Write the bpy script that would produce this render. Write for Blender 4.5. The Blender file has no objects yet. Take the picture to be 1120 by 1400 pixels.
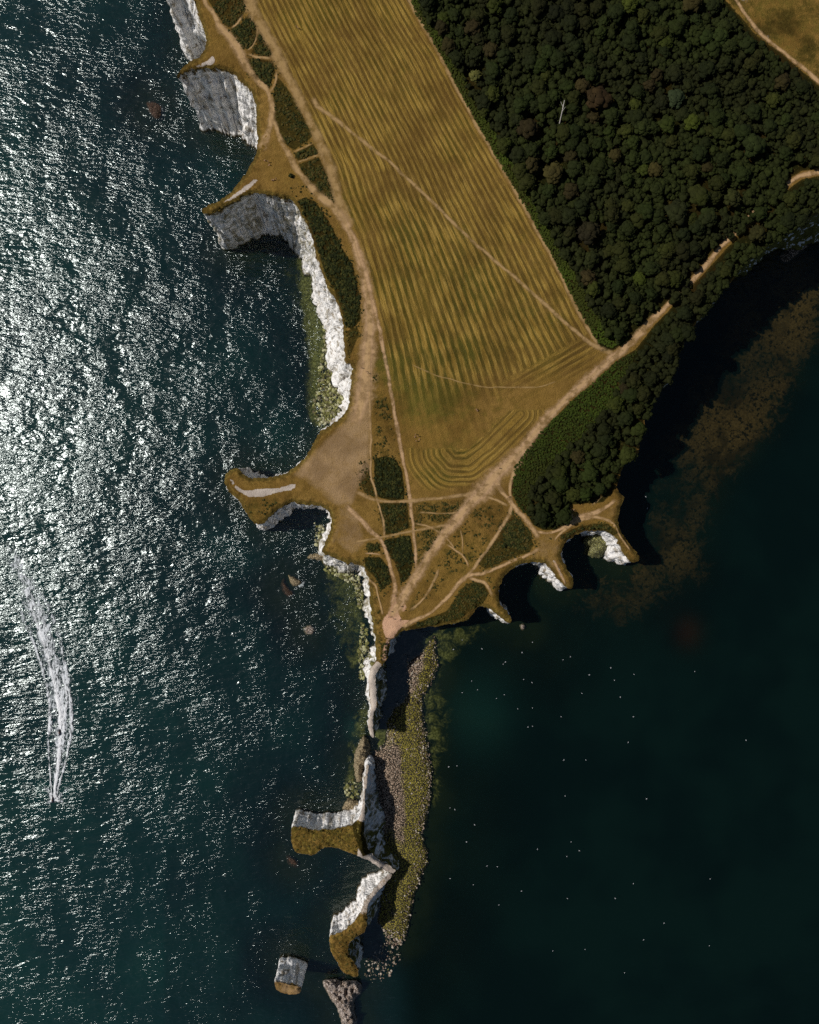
import bpy, math, random
import numpy as np
from mathutils import Vector
from mathutils.geometry import delaunay_2d_cdt

random.seed(7)
rng = np.random.default_rng(7)
scene = bpy.context.scene
COL = scene.collection

# ------------------------------------------------------------------ camera, sky, sun
S = 0.38            # metres per photo pixel at sea level
H = 932 * S         # height of the drone above the sea
CX, CY = 560.0, 700.0
cam_data = bpy.data.cameras.new('camera')
cam_data.sensor_fit = 'HORIZONTAL'; cam_data.sensor_width = 36.0
cam_data.lens = 36.0 * 932 / 1120
cam_data.clip_start = 1.0; cam_data.clip_end = 20000
cam = bpy.data.objects.new('camera', cam_data)
cam.location = (0, 0, H); COL.objects.link(cam); scene.camera = cam

SUN_ELEV = math.radians(46)
AZ = math.radians(9)
to_sun = Vector((-math.cos(SUN_ELEV) * math.cos(AZ), math.cos(SUN_ELEV) * math.sin(AZ), math.sin(SUN_ELEV)))
world = bpy.data.worlds.new('World'); scene.world = world; world.use_nodes = True
wn = world.node_tree
bg = wn.nodes['Background']
sky = wn.nodes.new('ShaderNodeTexSky'); sky.sky_type = 'NISHITA'; sky.sun_disc = False
sky.sun_elevation = SUN_ELEV; sky.sun_rotation = math.atan2(to_sun.x, to_sun.y)
wn.links.new(sky.outputs[0], bg.inputs['Color']); bg.inputs['Strength'].default_value = 0.05
sl = bpy.data.lights.new('sun', 'SUN'); sl.energy = 4.8; sl.angle = math.radians(0.5); sl.color = (1.0, 0.955, 0.90)
so = bpy.data.objects.new('sun', sl); COL.objects.link(so)
so.rotation_euler = to_sun.to_track_quat('Z', 'Y').to_euler(); so.location = (0, 0, 200)
scene.view_settings.view_transform = 'Standard'; scene.view_settings.look = 'None'
scene.view_settings.exposure = -0.4; scene.view_settings.gamma = 1.0
scene.view_settings.use_curve_mapping = False
scene.cycles.max_bounces = 6; scene.cycles.transparent_max_bounces = 12
scene.cycles.sample_clamp_indirect = .8
scene.cycles.use_denoising = False

# ------------------------------------------------------------------ numeric helpers
def A(p): return np.asarray(p, dtype=np.float64)

def _hash(ix, iy, iz):
    n = (ix * 374761393 + iy * 668265263 + iz * 2147483647 // 3 + 1013) & 0x7fffffff
    n = ((n ^ (n >> 13)) * 1274126177) & 0x7fffffff
    return ((n ^ (n >> 16)) & 0xffff) / 65535.0

def vnoise(x, y, z=None):
    x = A(x); y = A(y); z = np.zeros_like(x) if z is None else A(z)
    ix, iy, iz = np.floor(x).astype(np.int64), np.floor(y).astype(np.int64), np.floor(z).astype(np.int64)
    fx, fy, fz = x - ix, y - iy, z - iz
    fx, fy, fz = fx*fx*(3-2*fx), fy*fy*(3-2*fy), fz*fz*(3-2*fz)
    r = 0
    for dx in (0, 1):
        for dy in (0, 1):
            for dz in (0, 1):
                w = (fx if dx else 1-fx) * (fy if dy else 1-fy) * (fz if dz else 1-fz)
                r = r + w * _hash(ix+dx, iy+dy, iz+dz)
    return r * 2 - 1

def fbm(x, y, z=None, oct=4):
    r = 0; a = 1; s = 0
    x = A(x); y = A(y); z = np.zeros_like(x) if z is None else A(z)
    for i in range(oct):
        r = r + a * vnoise(x + 17.3*i, y - 9.1*i, z + 3.7*i); s += a; a *= 0.5
        x, y, z = x*2.03, y*2.03, z*2.03
    return r / s

def sst(a, b, x):
    t = np.clip((A(x) - a) / (b - a), 0, 1); return t*t*(3-2*t)

def catmull(pts, step, closed=False):
    P = A(pts); n = len(P); out = []
    rng_ = range(n) if closed else range(n-1)
    for i in rng_:
        if closed: p0, p1, p2, p3 = P[i-1], P[i], P[(i+1) % n], P[(i+2) % n]
        else: p0, p1, p2, p3 = P[max(i-1, 0)], P[i], P[i+1], P[min(i+2, n-1)]
        d = np.hypot(*(p2-p1)[:2]); k = max(1, int(round(d/step)))
        for j in range(k):
            t = j/k
            m1, m2 = (p2-p0)*0.5*0.8, (p3-p1)*0.5*0.8
            # limit tangents to the local segment length
            for m in (m1, m2):
                L = np.hypot(*m[:2])
                if L > d: m *= d/L
            out.append((2*t**3-3*t*t+1)*p1 + (t**3-2*t*t+t)*m1 + (-2*t**3+3*t*t)*p2 + (t**3-t*t)*m2)
    if not closed: out.append(P[-1])
    return np.array(out)

def inside(poly, P):
    poly = A(poly)[:, :2]; P = A(P); r = np.zeros(len(P), bool)
    x, y = P[:, 0], P[:, 1]
    x1, y1 = poly[:, 0], poly[:, 1]; x2, y2 = np.roll(x1, -1), np.roll(y1, -1)
    for a, b, c, d in zip(x1, y1, x2, y2):
        if b == d: continue
        m = ((b > y) != (d > y))
        r ^= m & (x < (c-a)*(y-b)/(d-b)+a)
    return r

def pdist(line, P, closed=False, arg=False):
    L = A(line)[:, :2]; P = A(P)
    if closed: L = np.vstack([L, L[:1]])
    best = np.full(len(P), 1e18); idx = np.zeros(len(P))
    for i, (p, q) in enumerate(zip(L[:-1], L[1:])):
        d = q-p; dd = d@d
        if dd == 0: continue
        t = np.clip(((P-p)@d)/dd, 0, 1)
        e = P-p-t[:, None]*d; v = (e*e).sum(1)
        if arg:
            m = v < best; idx[m] = i+t[m]
        best = np.minimum(best, v)
    return (np.sqrt(best), idx) if arg else np.sqrt(best)

def sdf(poly, P):      # positive inside
    d = pdist(poly, P, True); return np.where(inside(poly, P), d, -d)

# height of the land (metres) as a function of where it shows in the survey picture
def zland(px, py):
    px = A(px); py = A(py)
    z = 19 + 22*sst(830, 260, py) + 4*sst(200, -100, py)
    z = z + 0.6*fbm(px*0.012, py*0.012, oct=2) + 2.0*sst(600, 900, px)*sst(520, 200, py)
    return z

def W(px, py, z):
    """a surveyed picture point at height z -> world position"""
    k = (1 - A(z)/H) * S
    return np.stack([(A(px)-CX)*k, (CY-A(py))*k, A(z)*np.ones_like(A(px))], -1)

# ------------------------------------------------------------------ mesh helpers
def mesh_np(name, V, F, attrs=None, smooth=True, uv=None):
    V = np.ascontiguousarray(V, dtype=np.float32); F = np.ascontiguousarray(F, dtype=np.int32)
    me = bpy.data.meshes.new(name); k = F.shape[1]
    me.vertices.add(len(V)); me.vertices.foreach_set('co', V.ravel())
    me.loops.add(F.size); me.loops.foreach_set('vertex_index', F.ravel())
    me.polygons.add(len(F)); me.polygons.foreach_set('loop_start', np.arange(0, F.size, k, dtype=np.int32))
    me.polygons.foreach_set('loop_total', np.full(len(F), k, dtype=np.int32))
    me.polygons.foreach_set('use_smooth', np.full(len(F), smooth))
    for n, a in (attrs or {}).items():
        at = me.attributes.new(n, 'FLOAT', 'POINT'); at.data.foreach_set('value', np.ascontiguousarray(a, dtype=np.float32))
    me.update(calc_edges=True); me.validate()
    return me

def link(name, me, mat, parent=None, **props):
    o = bpy.data.objects.new(name, me); COL.objects.link(o)
    if mat is not None and len(me.materials) == 0: me.materials.append(mat)
    if parent is not None: o.parent = parent
    for k, v in props.items(): o[k] = v
    return o

def empty(name, loc, label, category, group=None, rz=0):
    o = bpy.data.objects.new(name, None); COL.objects.link(o); o.location = loc; o.rotation_euler = (0, 0, rz)
    o.empty_display_size = 0.5; o['label'] = label; o['category'] = category
    if group: o['group'] = group
    return o

def ico(sub):
    t = (1+5**.5)/2
    v = [(-1, t, 0), (1, t, 0), (-1, -t, 0), (1, -t, 0), (0, -1, t), (0, 1, t), (0, -1, -t), (0, 1, -t), (t, 0, -1), (t, 0, 1), (-t, 0, -1), (-t, 0, 1)]
    f = [(0, 11, 5), (0, 5, 1), (0, 1, 7), (0, 7, 10), (0, 10, 11), (1, 5, 9), (5, 11, 4), (11, 10, 2), (10, 7, 6), (7, 1, 8),
         (3, 9, 4), (3, 4, 2), (3, 2, 6), (3, 6, 8), (3, 8, 9), (4, 9, 5), (2, 4, 11), (6, 2, 10), (8, 6, 7), (9, 8, 1)]
    v = [A(p)/np.linalg.norm(p) for p in v]
    for _ in range(sub):
        c = {}; nf = []
        def mid(a, b):
            k = (min(a, b), max(a, b))
            if k not in c:
                m = v[a]+v[b]; v.append(m/np.linalg.norm(m)); c[k] = len(v)-1
            return c[k]
        for a, b, d in f:
            ab, bd, da = mid(a, b), mid(b, d), mid(d, a)
            nf += [(a, ab, da), (b, bd, ab), (d, da, bd), (ab, bd, da)]
        f = nf
    return np.array(v), np.array(f)

# ------------------------------------------------------------------ node helpers
class NT:
    def __init__(self, name):
        self.m = bpy.data.materials.new(name); self.m.use_nodes = True; self.t = self.m.node_tree
        self.t.nodes.clear(); self.out = self.t.nodes.new('ShaderNodeOutputMaterial')
        self._geo = None
    def n(self, kind, **kw):
        nd = self.t.nodes.new(kind)
        for k, v in kw.items(): setattr(nd, k, v)
        return nd
    def l(self, a, b): self.t.links.new(a, b)
    def set(self, sock, v):
        if isinstance(v, bpy.types.NodeSocket): self.l(v, sock)
        elif isinstance(v, (tuple, list)) and len(v) == 3 and sock.type == 'RGBA': sock.default_value = (*v, 1)
        else: sock.default_value = v
    def pos(self):
        if not self._geo: self._geo = self.n('ShaderNodeNewGeometry')
        return self._geo.outputs['Position']
    def math(self, op, a, b=0.0, c=None, clamp=False):
        nd = self.n('ShaderNodeMath', operation=op, use_clamp=clamp)
        self.set(nd.inputs[0], a); self.set(nd.inputs[1], b)
        if c is not None: self.set(nd.inputs[2], c)
        return nd.outputs[0]
    def mix(self, f, a, b):
        nd = self.n('ShaderNodeMix', data_type='RGBA'); self.set(nd.inputs[0], f)
        self.set(nd.inputs[6], a); self.set(nd.inputs[7], b); return nd.outputs[2]
    def mapr(self, v, a, b, c=0.0, d=1.0, smooth=True):
        nd = self.n('ShaderNodeMapRange', interpolation_type='SMOOTHSTEP' if smooth else 'LINEAR')
        for i, x in enumerate((v, a, b, c, d)): self.set(nd.inputs[i], x)
        return nd.outputs[0]
    def attr(self, name):
        return self.n('ShaderNodeAttribute', attribute_name=name).outputs['Fac']
    def mapping(self, vec=None, scale=(1, 1, 1), rot=(0, 0, 0), loc=(0, 0, 0)):
        nd = self.n('ShaderNodeMapping'); self.l(vec or self.pos(), nd.inputs[0])
        nd.inputs['Scale'].default_value = scale; nd.inputs['Rotation'].default_value = rot; nd.inputs['Location'].default_value = loc
        return nd.outputs[0]
    def noise(self, scale, detail=3, rough=0.55, vec=None, dist=0.0, dim='3D'):
        nd = self.n('ShaderNodeTexNoise', noise_dimensions=dim); self.l(vec or self.pos(), nd.inputs['Vector'])
        nd.inputs['Scale'].default_value = scale; nd.inputs['Detail'].default_value = detail
        nd.inputs['Roughness'].default_value = rough; nd.inputs['Distortion'].default_value = dist
        return nd.outputs['Fac']
    def voro(self, scale, vec=None, feature='F1', out='Distance', rand=1.0):
        nd = self.n('ShaderNodeTexVoronoi', feature=feature); self.l(vec or self.pos(), nd.inputs['Vector'])
        nd.inputs['Scale'].default_value = scale; nd.inputs['Randomness'].default_value = rand
        return nd.outputs[out]
    def bump(self, h, strength=1.0, dist=1.0):
        nd = self.n('ShaderNodeBump'); self.set(nd.inputs['Height'], h); nd.inputs['Strength'].default_value = strength
        nd.inputs['Distance'].default_value = dist; return nd.outputs[0]
    def pbr(self, col, rough=0.9, normal=None, spec=0.2):
        b = self.n('ShaderNodeBsdfPrincipled'); self.set(b.inputs['Base Color'], col); self.set(b.inputs['Roughness'], rough)
        b.inputs['Specular IOR Level'].default_value = spec
        if normal is not None: self.l(normal, b.inputs['Normal'])
        return b.outputs[0]
    def done(self, shader): self.l(shader, self.out.inputs['Surface']); return self.m

def simple_mat(name, col, rough=0.8, var=0.15, scale=2.0, spec=0.2):
    t = NT(name); f = t.noise(scale, 2)
    c = t.mix(f, tuple(x*(1-var) for x in col), tuple(min(1, x*(1+var)) for x in col))
    return t.done(t.pbr(c, rough, spec=spec))

# ------------------------------------------------------------------ materials of the place
def make_land():
    t = NT('dry_turf')
    n1 = t.noise(0.035, 4, 0.6); n2 = t.noise(0.25, 4, 0.6); n3 = t.noise(1.6, 4, 0.7); n4 = t.noise(6.0, 2, 0.6)
    warp = t.math('SUBTRACT', n2, 0.5); warp3 = t.math('SUBTRACT', n3, 0.5)
    base = t.mix(t.mapr(n2, .35, .65), (.285, .162, .043), (.185, .104, .024))
    base = t.mix(t.mapr(n1, .4, .65), base, (.225, .128, .028))
    # greener grass
    g = t.mapr(t.math('ADD', t.attr('green'), t.math('ADD', t.math('MULTIPLY', warp, 1.3), t.math('MULTIPLY', warp3, .5))), .25, .95)
    base = t.mix(g, base, (.095, .088, .013))
    # mown stripes
    su = t.attr('su'); sv = t.attr('sv')
    comb = t.n('ShaderNodeCombineXYZ'); t.l(t.math('MULTIPLY', su, 1.1), comb.inputs[0]); t.l(t.math('MULTIPLY', sv, .010), comb.inputs[1])
    streak = t.noise(1.0, 4, 0.65, vec=comb.outputs[0])
    comb2 = t.n('ShaderNodeCombineXYZ'); t.l(t.math('MULTIPLY', su, 4.2), comb2.inputs[0]); t.l(t.math('MULTIPLY', sv, .030), comb2.inputs[1])
    streak2 = t.noise(1.0, 3, 0.6, vec=comb2.outputs[0])
    comb3 = t.n('ShaderNodeCombineXYZ'); t.l(t.math('MULTIPLY', su, .23), comb3.inputs[0]); t.l(t.math('MULTIPLY', sv, .03), comb3.inputs[1])
    comb3.inputs[2].default_value = 7
    patch = t.noise(1.0, 2, 0.6, vec=comb3.outputs[0])
    s = t.math('SINE', t.math('ADD', t.math('MULTIPLY', su, 6.2832), t.math('MULTIPLY', t.math('SUBTRACT', streak, .5), 1.4)))
    s = t.mapr(t.math('ADD', t.math('ADD', s, t.math('MULTIPLY', t.math('SUBTRACT', patch, .5), 2.6)), t.math('MULTIPLY', t.math('SUBTRACT', streak2, .5), 5.0)), -.9, 1.0)
    sm = t.math('MULTIPLY', t.attr('smask'), t.mapr(patch, .3, .62, .62, 1.0))
    light = t.mix(t.mapr(streak2, .4, .65), (.290, .175, .030), (.43, .280, .066))
    dark = t.mix(t.mapr(n1, .45, .6), (.105, .064, .015), (.070, .060, .008))
    dark = t.mix(t.mapr(t.attr('green'), .1, .9), dark, (.038, .050, .007))
    base = t.mix(sm, base, t.mix(s, dark, light))
    # rim of the cliff, rank grass
    e = t.mapr(t.math('ADD', t.attr('edge'), t.math('MULTIPLY', warp3, .7)), .3, .9)
    base = t.mix(e, base, t.mix(t.mapr(n3, .35, .65), (.060, .038, .012), (.150, .105, .022)))
    # rough scrub ground
    sc = t.mapr(t.math('ADD', t.attr('scrub'), t.math('ADD', t.math('MULTIPLY', warp, .55), t.math('MULTIPLY', warp3, .5))), .35, .65)
    scol = t.mix(t.mapr(n3, .35, .7), (.034, .026, .006), (.13, .092, .018))
    scol = t.mix(t.attr('dark'), scol, (.010, .013, .003))
    base = t.mix(sc, base, scol)
    rug = t.attr('rug'); nm = t.noise(.65, 4, .7, vec=t.mapping(loc=(3, 8, 1)))
    base = t.mix(t.math('MULTIPLY', rug, t.mapr(nm, .44, .60)), base, (.040, .030, .006))
    base = t.mix(t.math('MULTIPLY', rug, t.mapr(nm, .46, .30)), base, (.29, .225, .055))
    # trodden earth
    d = t.mapr(t.math('ADD', t.attr('dirt'), t.math('ADD', t.math('MULTIPLY', warp, .5), t.math('MULTIPLY', warp3, .35))), .3, .9)
    base = t.mix(d, base, t.mix(n3, (.39, .245, .125), (.50, .335, .195)))
    pk = t.mapr(t.math('ADD', t.attr('pink'), t.math('MULTIPLY', warp3, .8)), .4, .7)
    base = t.mix(pk, base, t.mix(n3, (.66, .37, .22), (.82, .52, .36)))
    ch = t.mapr(t.math('ADD', t.attr('chalk'), t.math('MULTIPLY', warp3, .6)), .4, .6)
    base = t.mix(ch, base, t.mix(n3, (.62, .50, .42), (.78, .72, .65)))
    # fine speckle: tussocks, flower heads and flints
    base = t.mix(t.mapr(n4, .3, .72), t.mix(.30, base, (.02, .015, .006)), t.mix(t.math('MULTIPLY', t.math('SUBTRACT', 1.0, sc), .12), base, (.75, .50, .12)))
    spk = t.mapr(t.voro(1.1), .0, .16, 1.0, 0.0)
    spk = t.math('MULTIPLY', t.math('MULTIPLY', spk, t.math('SUBTRACT', 1.0, sc)), t.mapr(t.noise(.07, 2), .5, .7))
    base = t.mix(t.math('MULTIPLY', spk, .65), base, (.55, .48, .34))
    h = t.math('ADD', t.math('MULTIPLY', n3, .5), t.math('MULTIPLY', n4, .16))
    base = t.mix(t.mapr(t.noise(.055, 3, .65, vec=t.mapping(loc=(40, 9, 3))), .42, .64, 0, .6), base, t.mix(.55, base, (.06, .028, .008)))
    return t.done(t.pbr(base, .95, t.bump(h, 1.0, .9), .02))

def make_chalk():
    t = NT('chalk')
    p = t.pos()
    n1 = t.noise(0.10, 4, .6); n2 = t.noise(.30, 3, .55, dist=.5); n3 = t.noise(.9, 2, .5)
    vert = t.noise(1.0, 2, .5, vec=t.mapping(scale=(.38, .38, .05)))        # rain runnels
    bed = t.noise(1.0, 3, .5, vec=t.mapping(scale=(.03, .03, .50)))         # bedding
    col = t.mix(t.mapr(n1, .35, .7), (.84, .81, .78), (.90, .885, .87))
    col = t.mix(t.mapr(bed, .5, .62), col, (.66, .64, .62))
    col = t.mix(t.mapr(vert, .55, .68), col, (.46, .42, .36))
    col = t.mix(t.math('MULTIPLY', t.mapr(n2, .56, .66), .85), col, (.26, .21, .15))
    # turf creeping down from the brow, stains and weed at the foot
    k = t.math('ADD', t.attr('down'), t.math('MULTIPLY', t.math('SUBTRACT', n2, .5), .32))
    brow = t.mapr(k, .015, .075, 1.0, 0.0)
    col = t.mix(brow, col, t.mix(n3, (.070, .045, .015), (.17, .11, .03)))
    sepz = t.n('ShaderNodeSeparateXYZ'); t.l(p, sepz.inputs[0])
    foot = t.mapr(t.math('ADD', sepz.outputs[2], t.math('MULTIPLY', n2, 2.2)), 1.2, 2.8, 1.0, 0.0)
    col = t.mix(foot, col, (.050, .040, .018))
    vg_sh = t.math('MULTIPLY', t.attr('veg_shade'), t.mapr(n2, .38, .56), clamp=True)
    col = t.mix(vg_sh, col, t.mix(n3, (.05, .045, .012), (.20, .18, .05)))  # plant cover, and shade painted onto east faces of stacks and fin
    h = t.math('ADD', t.math('MULTIPLY', n2, 1.0), t.math('ADD', t.math('MULTIPLY', n3, .6), t.math('ADD', t.math('MULTIPLY', bed, 1.2), t.math('MULTIPLY', vert, 1.6))))
    return t.done(t.pbr(col, .95, t.bump(h, 1.0, 1.25), .05))

def make_rock(name, c1, c2, c3, wet=True, crack=True):
    t = NT(name)
    n1 = t.noise(.5, 4, .6); n2 = t.noise(2.5, 4, .7)
    col = t.mix(t.mapr(n1, .35, .65), c1, c2); col = t.mix(t.mapr(n2, .5, .7), col, c3)
    cr = t.voro(.9, feature='DISTANCE_TO_EDGE')
    if crack: col = t.mix(t.mapr(cr, .02, .10, .8, 0), col, (.02, .016, .008))
    h = t.math('ADD', n2, t.mapr(cr, 0, .2))
    return t.done(t.pbr(col, .85, t.bump(h, 1.0, .35), .25))

def make_path():
    t = NT('trodden_path')
    uv = t.n('ShaderNodeAttribute', attribute_name='across').outputs['Fac']      # -1..1
    al = t.attr('along'); worn = t.attr('worn')
    n2 = t.noise(.45, 4, .65); n3 = t.noise(2.2, 4, .7)
    a = t.math('ABSOLUTE', uv)
    edge = t.math('ADD', a, t.math('MULTIPLY', t.math('SUBTRACT', n2, .5), 1.1))
    edge = t.math('ADD', edge, t.math('MULTIPLY', t.math('SUBTRACT', n3, .5), .9))
    alpha = t.math('MULTIPLY', t.mapr(edge, .10, 1.0, 1.0, 0.0), t.math('MULTIPLY', t.mapr(t.noise(.22, 4, .65), .34, .56, .30, 1.0), t.mapr(worn, 0, .6, .75, 1.0)))
    alpha = t.math('MULTIPLY', alpha, t.attr('fade'))
    rut = t.math('ABSOLUTE', t.math('SUBTRACT', t.math('ABSOLUTE', t.math('ADD', uv, t.math('MULTIPLY', t.math('SUBTRACT', n2, .5), .35))), .38))
    rutm = t.mapr(rut, .05, .2, 1.0, 0.0)
    straw = t.mix(n3, (.34, .215, .075), (.48, .32, .135))
    earth = t.mix(n3, (.50, .30, .165), (.68, .45, .29))
    col = t.mix(t.math('MULTIPLY', worn, t.mapr(rutm, 0, 1, .62, 1.0)), straw, earth)
    b = t.pbr(col, .95, t.bump(n3, .6, .15), .08)
    tr = t.n('ShaderNodeBsdfTransparent'); mx = t.n('ShaderNodeMixShader')
    t.l(alpha, mx.inputs[0]); t.l(tr.outputs[0], mx.inputs[1]); t.l(b, mx.inputs[2])
    return t.done(mx.outputs[0])

def make_leaf(name):
    t = NT(name)
    tint = t.attr('tint')
    oi = t.n('ShaderNodeObjectInfo')
    v = t.math('ADD', tint, t.math('MULTIPLY', oi.outputs['Random'], .0))
    big = t.noise(.022, 3, .6); n2 = t.noise(.9, 3, .6)
    lo = t.mix(t.mapr(big, .4, .6), (.008, .010, .002), (.011, .014, .002))
    hi = t.mix(t.mapr(big, .4, .6), (.020, .022, .004), (.025, .033, .005))
    col = t.mix(t.mapr(v, 0, 1, smooth=False), lo, hi)
    col = t.mix(t.mapr(n2, .3, .7, 0, .45), col, lo)
    oc = t.n('ShaderNodeMix', data_type='RGBA', blend_type='MULTIPLY'); oc.inputs[0].default_value = 1.0
    t.l(col, oc.inputs[6]); t.l(oi.outputs['Color'], oc.inputs[7])
    return t.done(t.pbr(oc.outputs[2], .8, t.bump(t.noise(2.5, 3, .7), .8, .4), .12))

def make_sea():
    t = NT('sea_water')
    rough_w = t.attr('rough'); clear = t.attr('clear'); foam_a = t.attr('foam')
    p = t.pos()
    # swell, wind waves and ripples
    swell = t.noise(1.0, 2, .5, vec=t.mapping(scale=(.075, .15, .1), rot=(0, 0, math.radians(-30))))
    mid = t.noise(1.0, 3, .55, vec=t.mapping(scale=(.16, .36, .3), rot=(0, 0, math.radians(14))), dist=.5)
    rip = t.noise(1.0, 3, .6, vec=t.mapping(scale=(.40, .90, .8), rot=(0, 0, math.radians(8))), dist=.6)
    gust = t.noise(1.0, 3, .55, vec=t.mapping(scale=(.07, .03, .02), rot=(0, 0, math.radians(30))))
    h = t.math('ADD', t.math('MULTIPLY', swell, 1.15), t.math('ADD', t.math('MULTIPLY', mid, .62),
        t.math('MULTIPLY', rip, t.mapr(gust, .36, .60, .13, .40))))
    h = t.math('MULTIPLY', h, rough_w)
    nrm = t.bump(h, 1.0, 1.0)
    body = t.n('ShaderNodeBsdfDiffuse')
    big = t.noise(.012, 3, .6)
    c = t.mix(t.mapr(big, .4, .62), (.0022, .0165, .0140), (.0034, .0240, .0185))
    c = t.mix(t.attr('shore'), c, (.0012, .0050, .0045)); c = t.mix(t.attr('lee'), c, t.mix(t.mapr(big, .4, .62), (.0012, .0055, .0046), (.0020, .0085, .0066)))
    c = t.mix(t.attr('turq'), c, (.012, .060, .045))
    t.l(c, body.inputs[0])
    tr = t.n('ShaderNodeBsdfTransparent'); tr.inputs[0].default_value = (.76, .80, .66, 1)
    m1 = t.n('ShaderNodeMixShader'); t.l(clear, m1.inputs[0]); t.l(body.outputs[0], m1.inputs[1]); t.l(tr.outputs[0], m1.inputs[2])
    gl = t.n('ShaderNodeBsdfGlossy', distribution='BECKMANN'); gl.inputs['Roughness'].default_value = .225; gl.inputs['Color'].default_value = (.86, .96, .95, 1); t.l(nrm, gl.inputs['Normal'])
    vd = t.n('ShaderNodeVectorMath', operation='DOT_PRODUCT'); t.l(nrm, vd.inputs[0]); t.l(t._geo.outputs['Incoming'], vd.inputs[1])
    sch = t.math('POWER', t.math('SUBTRACT', 1.0, t.math('ABSOLUTE', vd.outputs['Value']), clamp=True), 5.0)
    fr = t.math('ADD', t.mapr(t.attr('lee'), 0, 1, .088, .027, False), t.math('MULTIPLY', sch, .935))
    m2 = t.n('ShaderNodeMixShader'); t.l(fr, m2.inputs[0]); t.l(m1.outputs[0], m2.inputs[1]); t.l(gl.outputs[0], m2.inputs[2])
    # surf foam where the sea meets the rock
    f1 = t.noise(.9, 5, .7); f2 = t.noise(.12, 3, .6)
    fm = t.mapr(t.math('ADD', foam_a, t.math('MULTIPLY', t.math('SUBTRACT', f1, .5), 1.6)), .75, .95)
    fm = t.math('MULTIPLY', fm, t.mapr(f2, .45, .6, 0.0, .8))
    fo = t.n('ShaderNodeBsdfDiffuse'); fo.inputs[0].default_value = (.55, .6, .6, 1)
    m3 = t.n('ShaderNodeMixShader'); t.l(fm, m3.inputs[0]); t.l(m2.outputs[0], m3.inputs[1]); t.l(fo.outputs[0], m3.inputs[2])
    return t.done(m3.outputs[0])

def make_bed():
    t = NT('sea_bed')
    n1 = t.noise(.05, 4, .6, dist=.5); n2 = t.noise(.16, 5, .68, dist=.8); n3 = t.noise(1.0, 4, .65)
    reef = t.attr('reef')
    col = t.mix(t.mapr(n1, .4, .6), (.010, .018, .012), (.016, .024, .014))
    rk = t.mapr(t.math('ADD', reef, t.math('MULTIPLY', t.math('SUBTRACT', n2, .5), 2.0)), .38, .80)
    rcol = t.mix(t.mapr(n3, .35, .7), (.085, .053, .022), (.165, .105, .046))
    rcol = t.mix(t.mapr(n1, .48, .64), rcol, (.045, .030, .014)); rcol = t.mix(t.mapr(t.noise(.45, 4, .7), .52, .60), rcol, (.018, .014, .008))
    col = t.mix(rk, col, rcol)
    gr = t.mapr(t.math('ADD', t.attr('algae'), t.math('MULTIPLY', t.math('SUBTRACT', n2, .5), 1.6)), .4, .8)
    gcol = t.mix(t.mapr(n3, .4, .65), (.090, .090, .020), (.30, .29, .12))
    col = t.mix(gr, col, gcol)
    col = t.mix(t.attr('red'), col, (.10, .014, .008))
    return t.done(t.pbr(col, .95, t.bump(n2, .5, .5), .0))

def make_shingle():
    t = NT('shingle')
    n1 = t.noise(.12, 4, .6); v = t.voro(1.7, out='Color'); vd = t.voro(1.7)
    sep = t.n('ShaderNodeSeparateColor'); t.l(v, sep.inputs[0])
    pk = t.mix(sep.outputs[0], (.14, .085, .05), (.62, .46, .33))
    gn = t.mix(sep.outputs[1], (.09, .075, .006), (.42, .35, .05))
    f = t.mapr(t.math('ADD', t.attr('weed'), t.math('MULTIPLY', t.math('SUBTRACT', n1, .5), 1.6)), .3, .8)
    col = t.mix(f, pk, gn)
    col = t.mix(t.mapr(vd, .35, .6), col, (.02, .016, .01))
    col = t.mix(t.attr('wet'), col, (.022, .020, .009))
    return t.done(t.pbr(col, .8, t.bump(t.math('SUBTRACT', 1.0, vd), 1.0, .4), .3))

def make_foam():
    t = NT('wake_foam')
    d = t.attr('dens')
    p = t.mapping(scale=(1.0, .45, 1))
    f1 = t.noise(1.0, 5, .75, vec=p, dist=.6); f2 = t.noise(.22, 3, .6, vec=p)
    a = t.math('ADD', d, t.math('ADD', t.math('MULTIPLY', t.math('SUBTRACT', f1, .5), 2.4), t.math('MULTIPLY', t.math('SUBTRACT', f2, .5), .9)))
    a = t.mapr(a, .30, .78)
    a = t.math('MULTIPLY', a, t.mapr(d, 0, .08))
    b = t.pbr(t.mix(t.mapr(d, .2, .9), (.78, .84, .87), (.95, .96, .97)), .7, t.bump(f1, 1.0, .8), .3)
    tr = t.n('ShaderNodeBsdfTransparent'); mx = t.n('ShaderNodeMixShader')
    t.l(a, mx.inputs[0]); t.l(tr.outputs[0], mx.inputs[1]); t.l(b, mx.inputs[2])
    return t.done(mx.outputs[0])

M_LAND = make_land(); M_CHALK = make_chalk(); M_PATH = make_path(); M_LEAF = make_leaf('foliage')
M_SEA = make_sea(); M_BED = make_bed(); M_SHINGLE = make_shingle(); M_FOAM = make_foam()
M_LOWROCK = make_rock('tan_rock', (.30, .23, .13), (.42, .33, .20), (.16, .12, .07))
M_PINKROCK = make_rock('weathered_chalk_rubble', (.32, .24, .18), (.55, .47, .42), (.10, .06, .035))
M_REDROCK = make_rock('wet_weedy_rock', (.045, .022, .014), (.085, .045, .03), (.20, .16, .12))
M_MOSS = make_rock('mossy_chalk_rock', (.17, .16, .04), (.30, .29, .10), (.55, .55, .42))
M_BARK = simple_mat('bark', (.10, .075, .055)); M_DEAD = simple_mat('dead_wood', (.45, .42, .38))

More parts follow.
